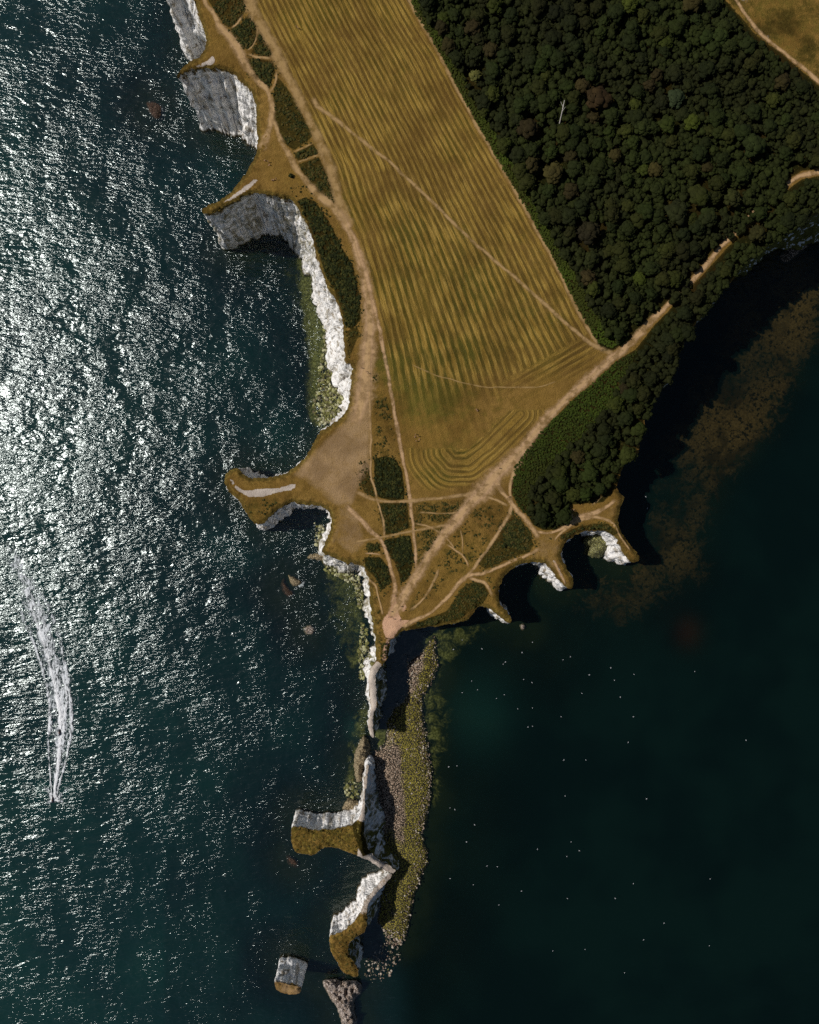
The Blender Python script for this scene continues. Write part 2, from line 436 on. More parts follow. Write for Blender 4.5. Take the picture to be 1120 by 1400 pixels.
# ------------------------------------------------------------------ builders: land with cliffs
def outline_fine(pts, seed=0, jit=1.0, step=1.7):
    P = catmull(pts, step, closed=True)
    n = len(P); T = np.roll(P[:, :2], -4, 0) - np.roll(P[:, :2], 4, 0)
    T /= np.linalg.norm(T, axis=1)[:, None]+1e-9
    area = 0.5*np.sum(P[:, 0]*np.roll(P[:, 1], -1) - np.roll(P[:, 0], -1)*P[:, 1])
    N = np.stack([T[:, 1], -T[:, 0]], 1) * (1 if area > 0 else -1)       # outward, picture axes
    j = fbm(P[:, 0]*.11+seed, P[:, 1]*.11, oct=3)*1.7 + fbm(P[:, 0]*.40, P[:, 1]*.40+seed, oct=2)*1.5
    P[:, :2] += N * (j*jit)[:, None]
    return P, N

def top_mesh(out, spacing, zf, attrf):
    o2 = out[:, :2]
    x0, y0 = o2.min(0); x1, y1 = o2.max(0)
    gx, gy = np.meshgrid(np.arange(x0, x1, spacing), np.arange(y0, y1, spacing))
    G = np.stack([gx.ravel(), gy.ravel()], 1); G += rng.uniform(-.25, .25, G.shape)*spacing
    G = G[inside(o2, G)]
    if len(G): G = G[pdist(o2, G, True) > spacing*.45]
    V = [Vector(p) for p in np.vstack([o2, G])]
    n = len(o2)
    r = delaunay_2d_cdt(V, [(i, (i+1) % n) for i in range(n)], [], 1, 1e-4)
    P = np.array([tuple(v) for v in r[0]]); F = np.array([f for f in r[2] if len(f) == 3])
    a, b, c = P[F[:, 0]], P[F[:, 1]], P[F[:, 2]]
    cr = (b-a)[:, 0]*(c-a)[:, 1]-(b-a)[:, 1]*(c-a)[:, 0]
    F = np.where((cr > 0)[:, None], F[:, ::-1], F)       # picture y points down
    z = zf(P[:, 0], P[:, 1]) + relief(P, pdist(o2[::2], P, True))
    return W(P[:, 0], P[:, 1], z), F, attrf(P, o2)
def relief(P, d):
    x, y = P[:, 0], P[:, 1]
    return -1.1*sst(6, 0, d) + (.75*fbm(x*.16, y*.16, oct=3) + .45*fbm(x*.5, y*.5, oct=2))*sst(15, 4, d)

def cliff_strip(out, N, zf, rows=26, amp=1.0, seed=0, veg_shade=None):
    n = len(out); zt = zf(out[:, 0], out[:, 1]) + relief(out[:, :2], np.zeros(n))
    top = W(out[:, 0], out[:, 1], zt); Nw = np.stack([N[:, 0], -N[:, 1]], 1)
    # smooth the normals so that the foot does not fold
    for _ in range(3): Nw = (np.roll(Nw, 2, 0)+Nw+np.roll(Nw, -2, 0))
    Nw /= np.linalg.norm(Nw, axis=1)[:, None]+1e-9
    offs = out[:, 2].copy()
    for _ in range(4): offs = (np.roll(offs, 3)+offs+np.roll(offs, -3))/3
    t = np.linspace(0, 1, rows)
    V = []; D = []; VG_SH = []
    zb = -2.5
    vmask = np.zeros(n) if veg_shade is None else veg_shade(out)
    for k in range(rows):
        tt = t[k]; z = zt + (zb-zt)*tt
        x = top[:, 0]; y = top[:, 1]
        prof = offs*(0.55*tt + 0.45*tt**2.6)
        gul = fbm(x*.14+seed, y*.14, z*.03, 3)*1.9 + fbm(x*.45, y*.45+seed, z*.16, 3)*1.2
        gul = gul - 1.5*np.clip(.16-np.abs(vnoise(x*.22, y*.22+seed, z*.04)), 0, 1)*4
        ledge = vnoise(x*.03, y*.03, z*.45)*.7 + vnoise(x*.1, y*.1, z*1.1)*.3
        d = prof + (gul*1.25+ledge)*amp*min(1, tt*6) * np.clip(offs/2.0, .45, 1.25)
        if k == 0: d = d*0 - .35; z = zt+.03
        V.append(np.stack([x+Nw[:, 0]*d, y+Nw[:, 1]*d, z], 1)); D.append(np.full(n, tt)); VG_SH.append(vmask)
    V = np.concatenate(V); F = []
    i = np.arange(n); j = (i+1) % n
    for k in range(rows-1): F.append(np.stack([k*n+i, (k+1)*n+i, (k+1)*n+j, k*n+j], 1))
    F = np.concatenate(F)
    # orientation: make it face outwards
    a, b, c = V[F[:, 0]], V[F[:, 1]], V[F[:, 2]]; nn = np.cross(b-a, c-a)
    m = rows//2*n; s = np.sum(nn[m:m+n, :2]*Nw)
    if s < 0: F = F[:, ::-1]
    foot = V[(rows-4)*n:(rows-3)*n, :2]
    return V, F, {'down': np.concatenate(D), 'veg_shade': np.concatenate(VG_SH)}, foot

# ------------------------------------------------------------------ the headland
B = 2.0
MAIN = [
 (205,-330,B),(214,-120,B),(220,-50,B),(222,-16,4),(236,-17,4),(250,-13,4),(262,-4,3),(270,14,2.5),(277,36,2),(282,56,2),
 (276,74,2),(266,81,2),(256,88,2.5),(246,96,3),(241,106,3.5),(246,101,4),(254,98,4),(264,95,6),(276,93,7.5),(296,93,9),(315,98,10),
 (328,109,10.5),(341,122,9.5),(349,141,6),(351,161,3),(352,193,B),(349,212,B),(337,235,B),(321,257,B),(309,268,B),(296,277,B),(284,281,B),(276,287,3),
 (279,291,1.5),(292,291,1.5),(309,281,1.5),(325,273,1.5),(341,266,2),(360,265,4),(378,268,9),(394,272,11),(404,279,12),(415,296,11.5),
 (424,318,11),(434,349,10.5),(443,381,10),(458,410,11),(467,432,13),(470,471,14),(474,493,12),(482,503,12),(480,526,11),(478,551,10),
 (472,564,8),(461,575,6),(443,587,2.5),(435,595,2),(424,616,2),(411,632,2),(388,648,1.5),(366,653,1.5),(345,653,2),(334,650,2.5),(326,642,3),(318,642,2.5),
 (309,648,1.5),(307,658,1.5),(313,673,1.5),(324,681,1.5),(336,699,1.5),(344,711,2),(350,718,3),(360,715,3),(371,704,3),(387,692,2.5),(402,687,2),(422,690,2),
 (440,693,2),(450,700,3),(454,712,5),(451,728,7),(443,745,5),(441,755,4.5),(454,761,8),(473,769,9),(490,771,9),(500,778,7),(505,792,6),(505,810,5),
 (507,828,5),(509,845,4.5),(511,860,4),(513,874,4),(514,890,4),(514,902,4.5),(509,911,5),(504,926,5),(505,942,4.5),(507,954,4),(508,964,4),(505,975,3),(504,994,2.5),(507,1005,1.5),
 (511,1007,1.5),(510,994,4),(511,975,5),(516,963,6),(515,954,7),(514,940,6),(513,926,5),(519,914,3.5),(524,908,3),(530,898,2.5),(532,886,2.5),(535,876,2.5),(541,870,2.5),(548,863,2.5),
 (558,861,3),(571,859,3.5),(590,857,3.5),(607,854,3),(622,852,2.5),(639,847,2),(645,840,2),(651,832,2),(659,829,2),(668,832,2.2),(679,840,2.2),(690,849,2.2),(697,851,2),
 (700,847,2),(694,838,2),(686,828,2.2),(682,818,2.2),(682,808,2.2),(686,796,2.2),(694,783,2.2),(707,774,2.2),(722,770,2.2),(736,769,3),(747,772,4.5),(755,781,5.5),(762,791,5.5),(770,800,4),
 (778,805,2.5),(783,803,2),(783,795,2),(779,783,2.2),(771,771,2.2),(768,760,2.2),(770,748,2.2),(777,738,2.2),(787,731,2.2),(800,726,2.2),(814,725,2.2),(828,727,3),(838,732,5),
 (846,742,6),(851,754,6),(858,764,5),(866,769,3),(873,766,2),(872,758,1.5),(864,748,1.5),(856,738,1.5),(849,727,1.5),(845,712,1.5),(848,694,1.5),(853,682,1.5),(846,672,1.5),(845,658,1.5),
 (852,640,2),(856,626,2),(872,619,2),(875,600,2),(880,582,2),(888,562,2),(906,530,2.5),(922,512,3),(927,488,3),(945,452,4),(964,427,5),(984,401,6),(1002,384,7),(1018,360,6),
 (1040,343,5),(1062,330,4),(1081,314,4),(1106,297,4),(1122,290,4),(1180,262,8),(1330,220,8),(1420,180,8),(1420,-330,B)]
MAIN = A(MAIN)

FIELD_L = [(338,-160),(342,0),(352,22),(368,55),(390,96),(411,138),(431,180),(451,225),(465,273),(485,320),(500,368),(519,442),(529,490),(538,545),(550,616),(562,690)]
FIELD_R = [(468,-160),(552,-6),(562,12),(578,40),(602,77),(635,142),(675,212),(713,278),(750,344),(795,434),(822,480),(850,540),(880,600)]
FIELD_POLY = FIELD_L[:-1] + [(560,672),(640,668),(690,628),(735,578),(790,520),(838,484)] + FIELD_R[:-2][::-1]

WOOD_N = [(470,-330),(552,-8),(566,14),(604,76),(637,141),(677,211),(715,277),(752,343),(797,433),(814,462),(822,480),(840,478),(862,462),(888,434),(906,418),
          (930,393),(950,372),(988,328),(1030,290),(1079,243),(1096,233),(1122,229),(1300,210),(1420,150),(1420,-330),(820,-330),(860,-200),(905,-120),(990,-4),(1035,48),(1070,73),(1122,120),(1300,240),(1300,100),(1122,118),(1070,71),(1035,46),(990,-6),(905,-122),(700,-330)]
WOOD_N = [(470,-330),(552,-8),(566,14),(604,76),(637,141),(677,211),(715,277),(752,343),(797,433),(814,462),(822,480),(840,478),(862,462),(888,434),(906,418),
          (930,393),(950,372),(988,328),(1030,290),(1079,243),(1096,233),(1122,229),(1300,210),(1400,160),(1250,150),(1122,120),(1070,75),(1035,50),(990,-2),(940,-90),(880,-330)]
WOOD_S = [(846,492),(870,478),(896,444),(912,428),(936,402),(958,380),(996,338),(1036,300),(1082,256),(1098,245),(1122,241),(1300,222),(1400,180),(1310,222),(1180,258),(1122,286),(1106,293),(1081,310),
          (1062,326),(1040,339),(1016,356),(999,382),(981,399),(961,425),(942,450),(924,487),(918,511),(903,530),(884,562),(877,582),(871,600),(868,615),(852,622),(848,640),(841,656),(840,670),
          (825,686),(800,688),(778,690),(781,705),(775,718),(760,724),(742,724),(728,716),(722,702),(708,688),(701,676),(698,660),(703,640),(716,622),(745,585),(786,545),(815,520)]
MEADOW_SE = [(716,622),(745,585),(786,545),(815,520),(846,492),(868,482),(850,520),(815,560),(780,590),(750,625),(720,655),(706,660),(703,640)]
DRYFIELD_NE = [(985,-10),(1035,50),(1070,75),(1122,120),(1300,220),(1420,100),(1420,-330),(880,-330)]

SCRUBS = [  # polygon, darkness
 ([(283,-4),(337,-4),(336,12),(331,24),(315,38),(308,35),(297,20)],.15),
 ([(281,-200),(330,-200),(336,-4),(284,-4)],.15),
 ([(315,40),(330,32),(341,19),(352,35),(349,58),(337,67),(325,61)],.35),
 ([(354,35),(364,55),(373,74),(370,79),(344,72),(351,61)],.35),
 ([(338,80),(356,81),(373,84),(376,97),(368,122),(360,119),(345,104)],.45),
 ([(380,106),(392,120),(405,138),(427,186),(402,206),(386,193),(375,167),(374,129)],.25),
 ([(402,210),(429,197),(434,210),(408,219)],.35),
 ([(408,225),(436,215),(450,244),(460,278),(450,273),(434,262),(422,248)],.25),
 ([(406,274),(418,270),(430,275),(448,300),(469,342),(482,362),(491,400),(493,436),(482,449),(472,447),(468,426),(458,398),(446,375),(436,349),(426,320),(417,296)],.75),
 ([(474,453),(490,446),(490,460),(482,478),(476,490)],.1),
 ([(508,512),(519,508),(528,540),(537,575),(541,602),(536,622),(512,622),(511,560)],-.12),
 ([(512,628),(528,624),(543,630),(550,645),(552,664),(553,682),(536,684),(518,680),(512,662)],.85),
 ([(490,650),(499,628),(506,640),(510,668),(514,681),(498,672)],.2),
 ([(518,688),(556,688),(560,722),(528,731),(520,708)],.45),
 ([(520,745),(527,738),(561,732),(566,765),(560,790),(549,796),(541,770),(533,758)],.8),
 ([(498,762),(520,762),(532,778),(536,796),(522,806),(514,790),(500,776)],.75),
 ([(502,742),(518,744),(521,754),(500,753)],.35),
 ([(566,688),(642,683),(612,712),(562,721)],-.02),
 ([(566,728),(610,718),(592,748),(573,778)],-.02),
 ([(596,772),(616,738),(648,692),(690,690),(690,706),(664,748),(640,776),(610,800),(575,828),(556,838),(570,810)],-.15),
 ([(652,770),(684,732),(701,704),(716,716),(730,744),(724,755),(700,762),(665,778)],.15),
 ([(682,718),(702,708),(722,722),(729,742),(712,756),(690,750)],.35),
 ([(612,836),(630,806),(645,796),(661,797),(668,812),(660,826),(647,832),(630,846),(600,852),(575,858),(560,858),(590,845)],.3),
 ([(764,734),(786,722),(812,716),(832,716),(845,728),(838,732),(812,724),(790,728),(774,740)],.35),
 ([(520,880),(531,878),(530,896),(522,905)],.1),
 ([(508,790),(519,800),(523,818),(522,840),(524,862),(520,885),(515,880),(511,850),(509,820)],-.1),
 ([(552,862),(575,850),(600,840),(612,848),(590,856),(560,861)],.4),
 ([(330,690),(360,682),(385,680),(380,690),(362,705),(350,712)],-.25),
]
GREENS = [  # centre, radii, amount
 (590,535,60,45,1.0),(540,500,40,40,.8),(560,330,35,80,.6),(640,400,55,70,.65),(620,480,80,35,.8),(710,440,40,40,.6),(480,600,20,40,.4),(600,650,40,20,.5),(555,500,40,30,.45),(660,470,60,40,.4),(620,620,40,25,.5),(700,400,50,50,.35),(640,560,80,45,.3),(600,300,40,60,.25),(680,300,30,50,.25),
 (420,175,30,15,.4),(560,120,50,60,.1),(345,690,40,20,.3),(470,400,30,40,.6),(440,610,40,30,.15),(660,760,60,40,.35),(500,790,20,40,.4)]
DIRTS = [([(281,-6),(296,18),(308,38),(322,62),(340,80),(356,118),(366,150),(358,205),(350,240),(358,262),(402,268),(440,290),(470,310),(440,262),(412,238),(398,212),(376,170),(372,140),(368,128),(345,95),(325,66),(306,40),(288,-6)],.28),
 ([(500,430),(515,470),(508,510),(508,560),(506,610),(498,650),(482,690),(460,690),(430,660),(400,650),(440,606),(474,574),(484,548),(488,508),(492,470)],.72),
 ([(455,600),(505,560),(508,640),(470,700),(460,740),(480,760),(500,745),(490,700),(455,690),(420,660),(440,620)],.58),
 ([(462,690),(478,695),(472,720),(458,745),(446,752),(458,725)],.5),
 ([(735,735),(748,728),(764,730),(768,745),(764,765),(770,785),(780,800),(775,802),(758,780),(742,765),(724,764),(730,750)],.45),
 ([(782,692),(800,700),(830,692),(845,676),(852,684),(846,700),(842,716),(820,712),(800,714),(782,722),(778,712)],.40),
 ([(838,484),(800,505),(770,500),(790,478),(815,474)],.25),
 ([(538,796),(560,800),(600,760),(570,830),(545,842),(528,822)],.25)]
PINKS = [([(537,812),(541,812),(543,826),(545,838),(550,847),(562,848),(552,856),(545,862),(539,872),(531,876),(526,870),(523,858),(522,850),(526,843),(532,836),(535,826)],1.0),
 ([(551,826),(556,822),(557,832),(552,838),(547,836)],.7),([(556,816),(562,806),(566,800),(562,812),(557,820)],.5),([(505,592),(470,575),(480,560),(500,540),(506,560)],.32),
 ([(528,874),(534,875),(530,888),(529,904),(521,904),(523,888)],.75)]
CHALKS = [([(312,652),(317,655),(323,664),(334,671),(350,669),(382,667),(402,661),(405,665),(398,670),(380,673),(360,679),(339,679),(323,670)],.95),
 ([(291,75),(294,80),(292,88),(275,91),(256,97),(272,88),(284,82)],.8),
 ([(350,243),(353,247),(340,259),(320,272),(300,280),(318,267),(335,254)],.75),
 ([(515,904),(508,912),(502,926),(503,975),(502,1010),(513,1010),(515,960),(516,926),(522,908)],1.0),
 ([(748,757),(754,765),(762,780),(771,800),(775,800),(768,780),(758,764)],.55)]

def land_attrs(P, outl):
    n = len(P); z = np.zeros(n); A_ = {k: z.copy() for k in ('rug','scrub','dark','green','dirt','pink','chalk','edge','su','sv','smask')}
    ed = pdist(outl[::2], P, True)
    vis = (P[:, 0] > 225)*(1-((P[:, 0] > 838) & (P[:, 1] < 672)))
    A_['edge'] = sst(9, 1.0, ed)*vis
    for poly, dk in SCRUBS:
        d = sdf(poly, P); m = sst(-5, 4, d)
        A_['scrub'] = np.maximum(A_['scrub'], m); A_['dark'] = np.where(m > .3, np.maximum(0, dk), A_['dark'])
        if dk < 0: A_['scrub'] = np.where((m > .3), np.minimum(A_['scrub'], .50+dk*.5), A_['scrub'])
    for poly in (WOOD_N, WOOD_S):
        m = sst(-3, 3, sdf(poly, P)); A_['scrub'] = np.maximum(A_['scrub'], m*1.4); A_['dark'] = np.maximum(A_['dark'], m)
    for cx, cy, rx, ry, a in GREENS:
        A_['green'] = np.maximum(A_['green'], a*np.exp(-(((P[:, 0]-cx)/rx)**2+((P[:, 1]-cy)/ry)**2)))
    A_['green'] += .12
    for poly, a in DIRTS: A_['dirt'] = np.maximum(A_['dirt'], a*sst(-9, 6, sdf(poly, P)))
    for poly, a in PINKS: A_['pink'] = np.maximum(A_['pink'], a*sst(-2, 2.5, sdf(poly, P)))
    for poly, a in CHALKS: A_['chalk'] = np.maximum(A_['chalk'], a*sst(-1.5, 1.5, sdf(poly, P)))
    A_['rug'] = .22*(sdf(FIELD_POLY, P) < 0) + .55*sst(13, 2, ed)*vis
    # mown stripes of the field
    x, y = P[:, 0], P[:, 1]
    L, R = A(FIELD_L), A(FIELD_R)
    lx = np.interp(y, L[:, 1], L[:, 0]); rx = np.interp(y, R[:, 1], R[:, 0])
    u = (x-lx)/(rx-lx)*27; v = y*1.0
    fm = sst(-2, 7, sdf(FIELD_POLY, P))
    # lower right: stripes turn parallel to the track
    d2 = (x-690)*.50 + (y-522)*.866            # distance across
    line = (y - (522 - (x-690)*.56))           # below the headland line
    mB = (line > 0) & (x > 688) 
    uB = d2/8.5; vB = x*.9
    # nested loop of the last rounds
    dU, iU = pdist([(604,560),(606,618),(618,632),(640,632),(668,610),(712,566)], P, arg=True)
    mU = (y > 612) & (x < 720) & (y > 612 + 0*(x)) 
    mU |= (x > 640) & (y > 560) & ((y-560) > -(x-720)*.0) & (x+y > 1255)
    u = np.where(mB, uB+40, u); v = np.where(mB, vB, v)
    u = np.where(mU, dU/7.2+80, u); v = np.where(mU, iU*30, v)
    m = fm*1.0
    m = m*(1-.85*sst(500, 560, y)*(~mU)*(~mB)) * (1-.9*(mB)*sst(700, 800, x+ (y-480)*1.5)*sst(490, 530, y))
    m = np.where(mB, m*sst(70, 25, d2)*sst(845, 780, x), m)
    m = np.where(mU, fm*sst(62, 45, dU)*.8, m)
    A_['su'] = u; A_['sv'] = v; A_['smask'] = m
    A_['edge'] *= (1-A_['chalk'])
    # dry field beyond the wood
    m = sst(-3, 3, sdf(DRYFIELD_NE, P)); A_['scrub'] = np.maximum(A_['scrub'], m*(.42+.25*vnoise(P[:, 0]*.05, P[:, 1]*.05))); A_['green'] = np.maximum(A_['green'], m*.5); A_['chalk'] = np.maximum(A_['chalk'], m*.30*sst(28, 6, pdist([(1010,-20),(1050,50),(1100,90),(1160,140)], P))*(.8+.6*vnoise(P[:, 0]*.1, P[:, 1]*.1)))
    return A_

out_main, N_main = outline_fine(MAIN, 3.1, jit=1.0)
V, F, at = top_mesh(out_main, 3.0, zland, land_attrs)
me = mesh_np('headland_ground', V, F, at)
link('headland_ground', me, M_LAND, kind='structure', label='dry grassy headland top with mown field and worn turf')
def veg_shade_main(o):
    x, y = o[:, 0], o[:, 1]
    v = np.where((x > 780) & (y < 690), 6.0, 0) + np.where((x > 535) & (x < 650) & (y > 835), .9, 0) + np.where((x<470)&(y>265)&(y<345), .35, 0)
    v = v + np.where((y > 905) & (y < 1010) & (x > 509), .8, 0)  # fin: shade of its east face put into the colour
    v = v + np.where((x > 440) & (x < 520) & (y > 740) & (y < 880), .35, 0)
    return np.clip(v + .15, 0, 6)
CV, CF, cat, foot_main = cliff_strip(out_main, N_main, zland, 30, 1.0, 2.0, veg_shade_main)
link('chalk_cliff', mesh_np('chalk_cliff', CV, CF, cat), M_CHALK, kind='structure', label='white chalk cliffs falling from the headland to the sea')
feet = [foot_main]

# ------------------------------------------------------------------ sea stacks
def stack_attrs(edge_w=3.0, scrub=.0, green=.5):
    def f(P, o):
        n = len(P); z = np.zeros(n)
        d = pdist(o, P, True)
        return {'rug': z+.95, 'scrub': z+scrub+.15+.3*vnoise(P[:, 0]*.12, P[:, 1]*.12, z+3), 'dark': z+.1, 'green': z+green, 'dirt': z+.15*(vnoise(P[:, 0]*.1, P[:, 1]*.1) > .2), 'pink': z, 'chalk': sst(2.2, .3, d)*.45,
                'edge': .35*sst(8, 2, d), 'su': z, 'sv': z, 'smask': z}
    return f

def sea_stack(pts, z, label, attrf, jit=.7, amp=.8, seed=1.0, rows=24, top='turf_top', veg_shade=None):
    zf = z if callable(z) else (lambda x, y, z=z: z + .5*fbm(A(x)*.06, A(y)*.06, oct=2))
    out, N = outline_fine(A(pts), seed, jit, 1.3)
    V, F, at = top_mesh(out, 2.2, zf, attrf)
    c = V.mean(0); c[2] = 0
    root = empty('sea_stack', c, label, 'sea stack')
    link(top, mesh_np(top, V-c, F, at), M_LAND, root)
    CV, CF, cat, foot = cliff_strip(out, N, zf, rows, amp, seed, veg_shade)
    link('chalk_face', mesh_np('chalk_face', CV-c, CF, cat), M_CHALK, root)
    feet.append(foot)
    return root

ROCK_A = [(399,1130,1.5),(409,1131,1.3),(428,1134,1.3),(453,1134,1.4),(470,1131,1.6),(484,1126,2.2),(492,1118,3),(495,1105,2),(497,1084,1.5),(499,1062,1.5),(503,1045,1.5),(505,1047,2),
 (502,1062,4.5),(500,1080,6.5),(499,1098,7.5),(499,1112,9.5),(498,1128,12),(499,1145,13),(503,1158,12.5),(512,1170,10),(526,1180,6),(540,1190,2.5),(536,1193,1.5),(520,1187,1.5),(504,1176,1.5),(494,1173,1.2),(489,1171,1),(472,1163,1),(453,1158,1),(440,1161,1),
 (431,1168,1),(418,1168,1),(406,1166,1),(400,1157,1),(398,1142,1)]
def attr_A(P, o):
    a = stack_attrs(green=.55)(P, o)
    m = sst(484, 494, P[:, 0]) ; a['chalk'] = np.maximum(a['chalk'], m)
    d = sdf([(478,1120),(505,1125),(512,1165),(496,1172),(486,1150)], P); a['chalk'] *= 1-sst(-3,3,d)*.9; a['scrub'] = sst(-3,4,d); a['dark'] = a['scrub']*.6
    return a
def z_A(x, y):
    x, y = A(x), A(y)
    return 18.5 - 7*sst(1115, 1060, y) - 4*sst(505, 535, x) - 3.5*sst(493, 508, x)*sst(1100,1130,y) + .5*fbm(x*.06, y*.06, oct=2)
SA = sea_stack(ROCK_A, z_A, 'largest sea stack, grassy block with a white face and a long knife ridge', attr_A, seed=4.2, jit=.8, veg_shade=lambda o: 1.1*(sst(496, 500, o[:, 0])*sst(1075, 1110, o[:, 1])))  # last mask paints the shaded east side of the ridge darker

ROCK_B = [(451,1280,1.2),(458,1278,2.2),(474,1269,3.5),(484,1260,4),(494,1246,4.5),(499,1232,4.5),(508,1220,4),(517,1210,3.5),(526,1199,3),(534,1195,2),
 (536,1197,3),(528,1207,4.5),(516,1220,6.5),(506,1232,8),(501,1246,8.5),(502,1262,7),(500,1272,5),(493,1278,4.5),(484,1284,4),(477,1292,3.5),(476,1304,3.5),(483,1315,3.5),(490,1328,2.5),(487,1335,1.5),(476,1332,1),(467,1327,1),(459,1313,1),(452,1297,1)]
def attr_B(P, o):
    a = stack_attrs(green=.35)(P, o)
    m = sst(1262, 1245, P[:, 1]) ; a['chalk'] = np.maximum(a['chalk'], m*.55); a['scrub'] = sst(1285, 1262, P[:, 1])*.5*sst(490,505,P[:,0])
    return a
z_B = lambda x, y: 17.5-6*sst(1250, 1195, y)-2*sst(1300,1335,y)
SB = sea_stack(ROCK_B, z_B, 'curved olive topped sea stack with white northwest face, second of the row below the headland', attr_B, seed=8.2, veg_shade=lambda o: 1.1*((o[:, 2] > 3.3)*(o[:, 0] > 474)*((o[:, 0]-474)*.95+(o[:, 1]-1272) > 0)*1.0))  # last mask paints shade on the east side of this stack

ROCK_C = [(376,1342,1.8),(386,1344,3),(398,1347,3),(411,1350,1.5),(410,1357,.8),(404,1360,.8),(392,1359,.8),(380,1354,.8),(376,1349,.8)]
def attr_C(P, o):
    a = stack_attrs(green=.0)(P, o); a['dirt'] += .5; a['chalk'] *= .3; return a
sea_stack(ROCK_C, 19.0, 'small isolated square stack with pale face and ochre top, standing alone at the bottom left', attr_C, jit=.6, amp=.5, seed=6.6)

# ------------------------------------------------------------------ low rocks and beaches
def mound(name, pts, h, mat, spacing=1.2, power=.5, edge=6.0, seed=0., rugged=.5, jit=.8, zb=-1.0, attr=None, zbase=0., step=1.3, origin=True, **props):
    out, N = outline_fine(A([(x, y, 0) for x, y in pts]), seed, jit, step)
    def zf(x, y):
        P = np.stack([A(x), A(y)], 1); d = pdist(out, P, True)
        e = np.clip(d/edge, 0, 1)**power
        return -relief(P, d) + zbase + zb + (h-zb)*e + rugged*h*fbm(P[:, 0]*.25+seed, P[:, 1]*.25, oct=3)*e + rugged*.4*fbm(P[:, 0]*.9, P[:, 1]*.9+seed, oct=2)*e
    V, F, at = top_mesh(out, spacing, zf, attr or (lambda P, o: {}))
    feet.append(W(out[:, 0], out[:, 1], np.zeros(len(out)))[:, :2])
    c = V.mean(0); c[2] = 0
    if not origin: c = c*0
    o = link(name, mesh_np(name, V-c, F, at), mat, **props); o.location = c
    return o

ROCKCAT = dict(category='rock')
mound('tide_rock', [(497,1005),(503,1010),(507,1025),(506,1038),(501,1046),(497,1054),(495,1068),(488,1069),(484,1056),(484,1034),(490,1018)], 6, M_LOWROCK, edge=8, seed=1.5, label='low tan rock between the headland tip and the largest stack', **ROCKCAT)
mound('tide_rock', [(470,1098),(478,1093),(488,1094),(495,1100),(492,1106),(480,1108),(468,1106)], 3, M_LOWROCK, edge=5, seed=2.5, label='flat sandy coloured rock in the notch above the white face of the largest stack', **ROCKCAT)
mound('tide_rock', [(441,1341),(455,1338),(470,1341),(484,1339),(495,1345),(494,1358),(486,1366),(485,1380),(489,1398),(484,1412),(470,1408),(464,1390),(458,1374),(448,1360)], 4.0, M_PINKROCK, edge=7, rugged=.8, seed=3.5, label='low rubble stump of weathered chalk below the last stacks at the bottom edge', **ROCKCAT)
mound('tide_rock', [(394,786),(401,788),(411,793),(413,798),(405,802),(399,800)], 1.6, M_LOWROCK, edge=4, seed=4.5, label='small cream rock awash off the western shore', **ROCKCAT)
mound('tide_rock', [(388,790),(394,800),(402,812),(396,818),(388,812),(384,800)], .5, M_REDROCK, edge=5, seed=5.5, zb=-1.4, label='dark weed covered rock just under the cream rock', **ROCKCAT)
mound('tide_rock', [(415,858),(424,854),(431,860),(428,868),(418,867)], .7, M_PINKROCK, edge=4, seed=6.5, zb=-1.2, label='little broken rock awash, the lower of two off the western shore', **ROCKCAT)
mound('tide_rock', [(200,140),(210,138),(222,146),(222,160),(212,163),(204,154)], .9, M_REDROCK, edge=5, seed=7.5, zb=-1.2, label='reddish brown rock awash beside the upper white cape', **ROCKCAT)
mound('tide_rock', [(392,1170),(402,1172),(410,1181),(404,1186),(394,1180)], .3, M_REDROCK, edge=5, seed=8.5, zb=-1.2, label='dark reddish reef showing left of the largest stack', **ROCKCAT)
mound('cove_ledge', [(797,743),(800,734),(808,727),(822,727),(834,732),(838,742),(833,752),(812,748)], 7, M_MOSS, edge=7, seed=9.5, rugged=.3, label='brown and green fallen ledge at the back of the eastern cove', **ROCKCAT)
mound('cracked_rock', [(805,752),(808,743),(819,739),(829,741),(833,748),(829,757),(820,764),(810,763),(804,758)], 9, M_MOSS, edge=8, seed=10.5, rugged=.25, label='round mossy cracked rock standing in the eastern cove', **ROCKCAT)
mound('tide_rock', [(710,855),(716,852),(719,858),(714,863)], .5, M_PINKROCK, edge=3, seed=11.5, label='tiny pale rock off the point right of the middle eastern cape', **ROCKCAT)
mound('tide_rock', [(436,756),(446,752),(456,760),(470,770),(462,774),(448,768),(420,764),(424,758)], 2.2, M_LOWROCK, edge=5, seed=12.5, label='tan spur of fallen chalk at the foot of the western cliff', **ROCKCAT)

def bank_attr(P, o):
    d = pdist(o, P, True); x, y = P[:, 0], P[:, 1]
    c = np.interp(y, [880, 930, 980, 1020, 1060, 1120, 1180, 1240, 1290], [570, 570, 552, 545, 548, 553, 556, 548, 540])
    weed = .42+np.clip((x-c)/14., -.2, 1.1) + .6*sst(1110, 1180, y) + .8*np.exp(-((y-985)/25)**2) - .5*sst(930, 900, y)
    return {'weed': weed, 'wet': sst(4.5, .5, d)*.9}
BANK = [(594,868),(598,886),(600,908),(594,929),(585,944),(578,960),(580,980),(584,1001),(588,1027),(592,1054),(590,1081),(588,1100),(582,1125),(578,1142),(584,1160),(586,1178),(577,1198),(566,1228),
        (560,1262),(554,1285),(545,1290),(530,1280),(515,1262),(516,1240),(520,1205),(522,1190),(520,1165),(516,1120),(508,1075),(502,1045),(512,1028),(526,1012),(528,985),(540,965),(554,950),(556,930),(556,908),(570,896),(582,884)]
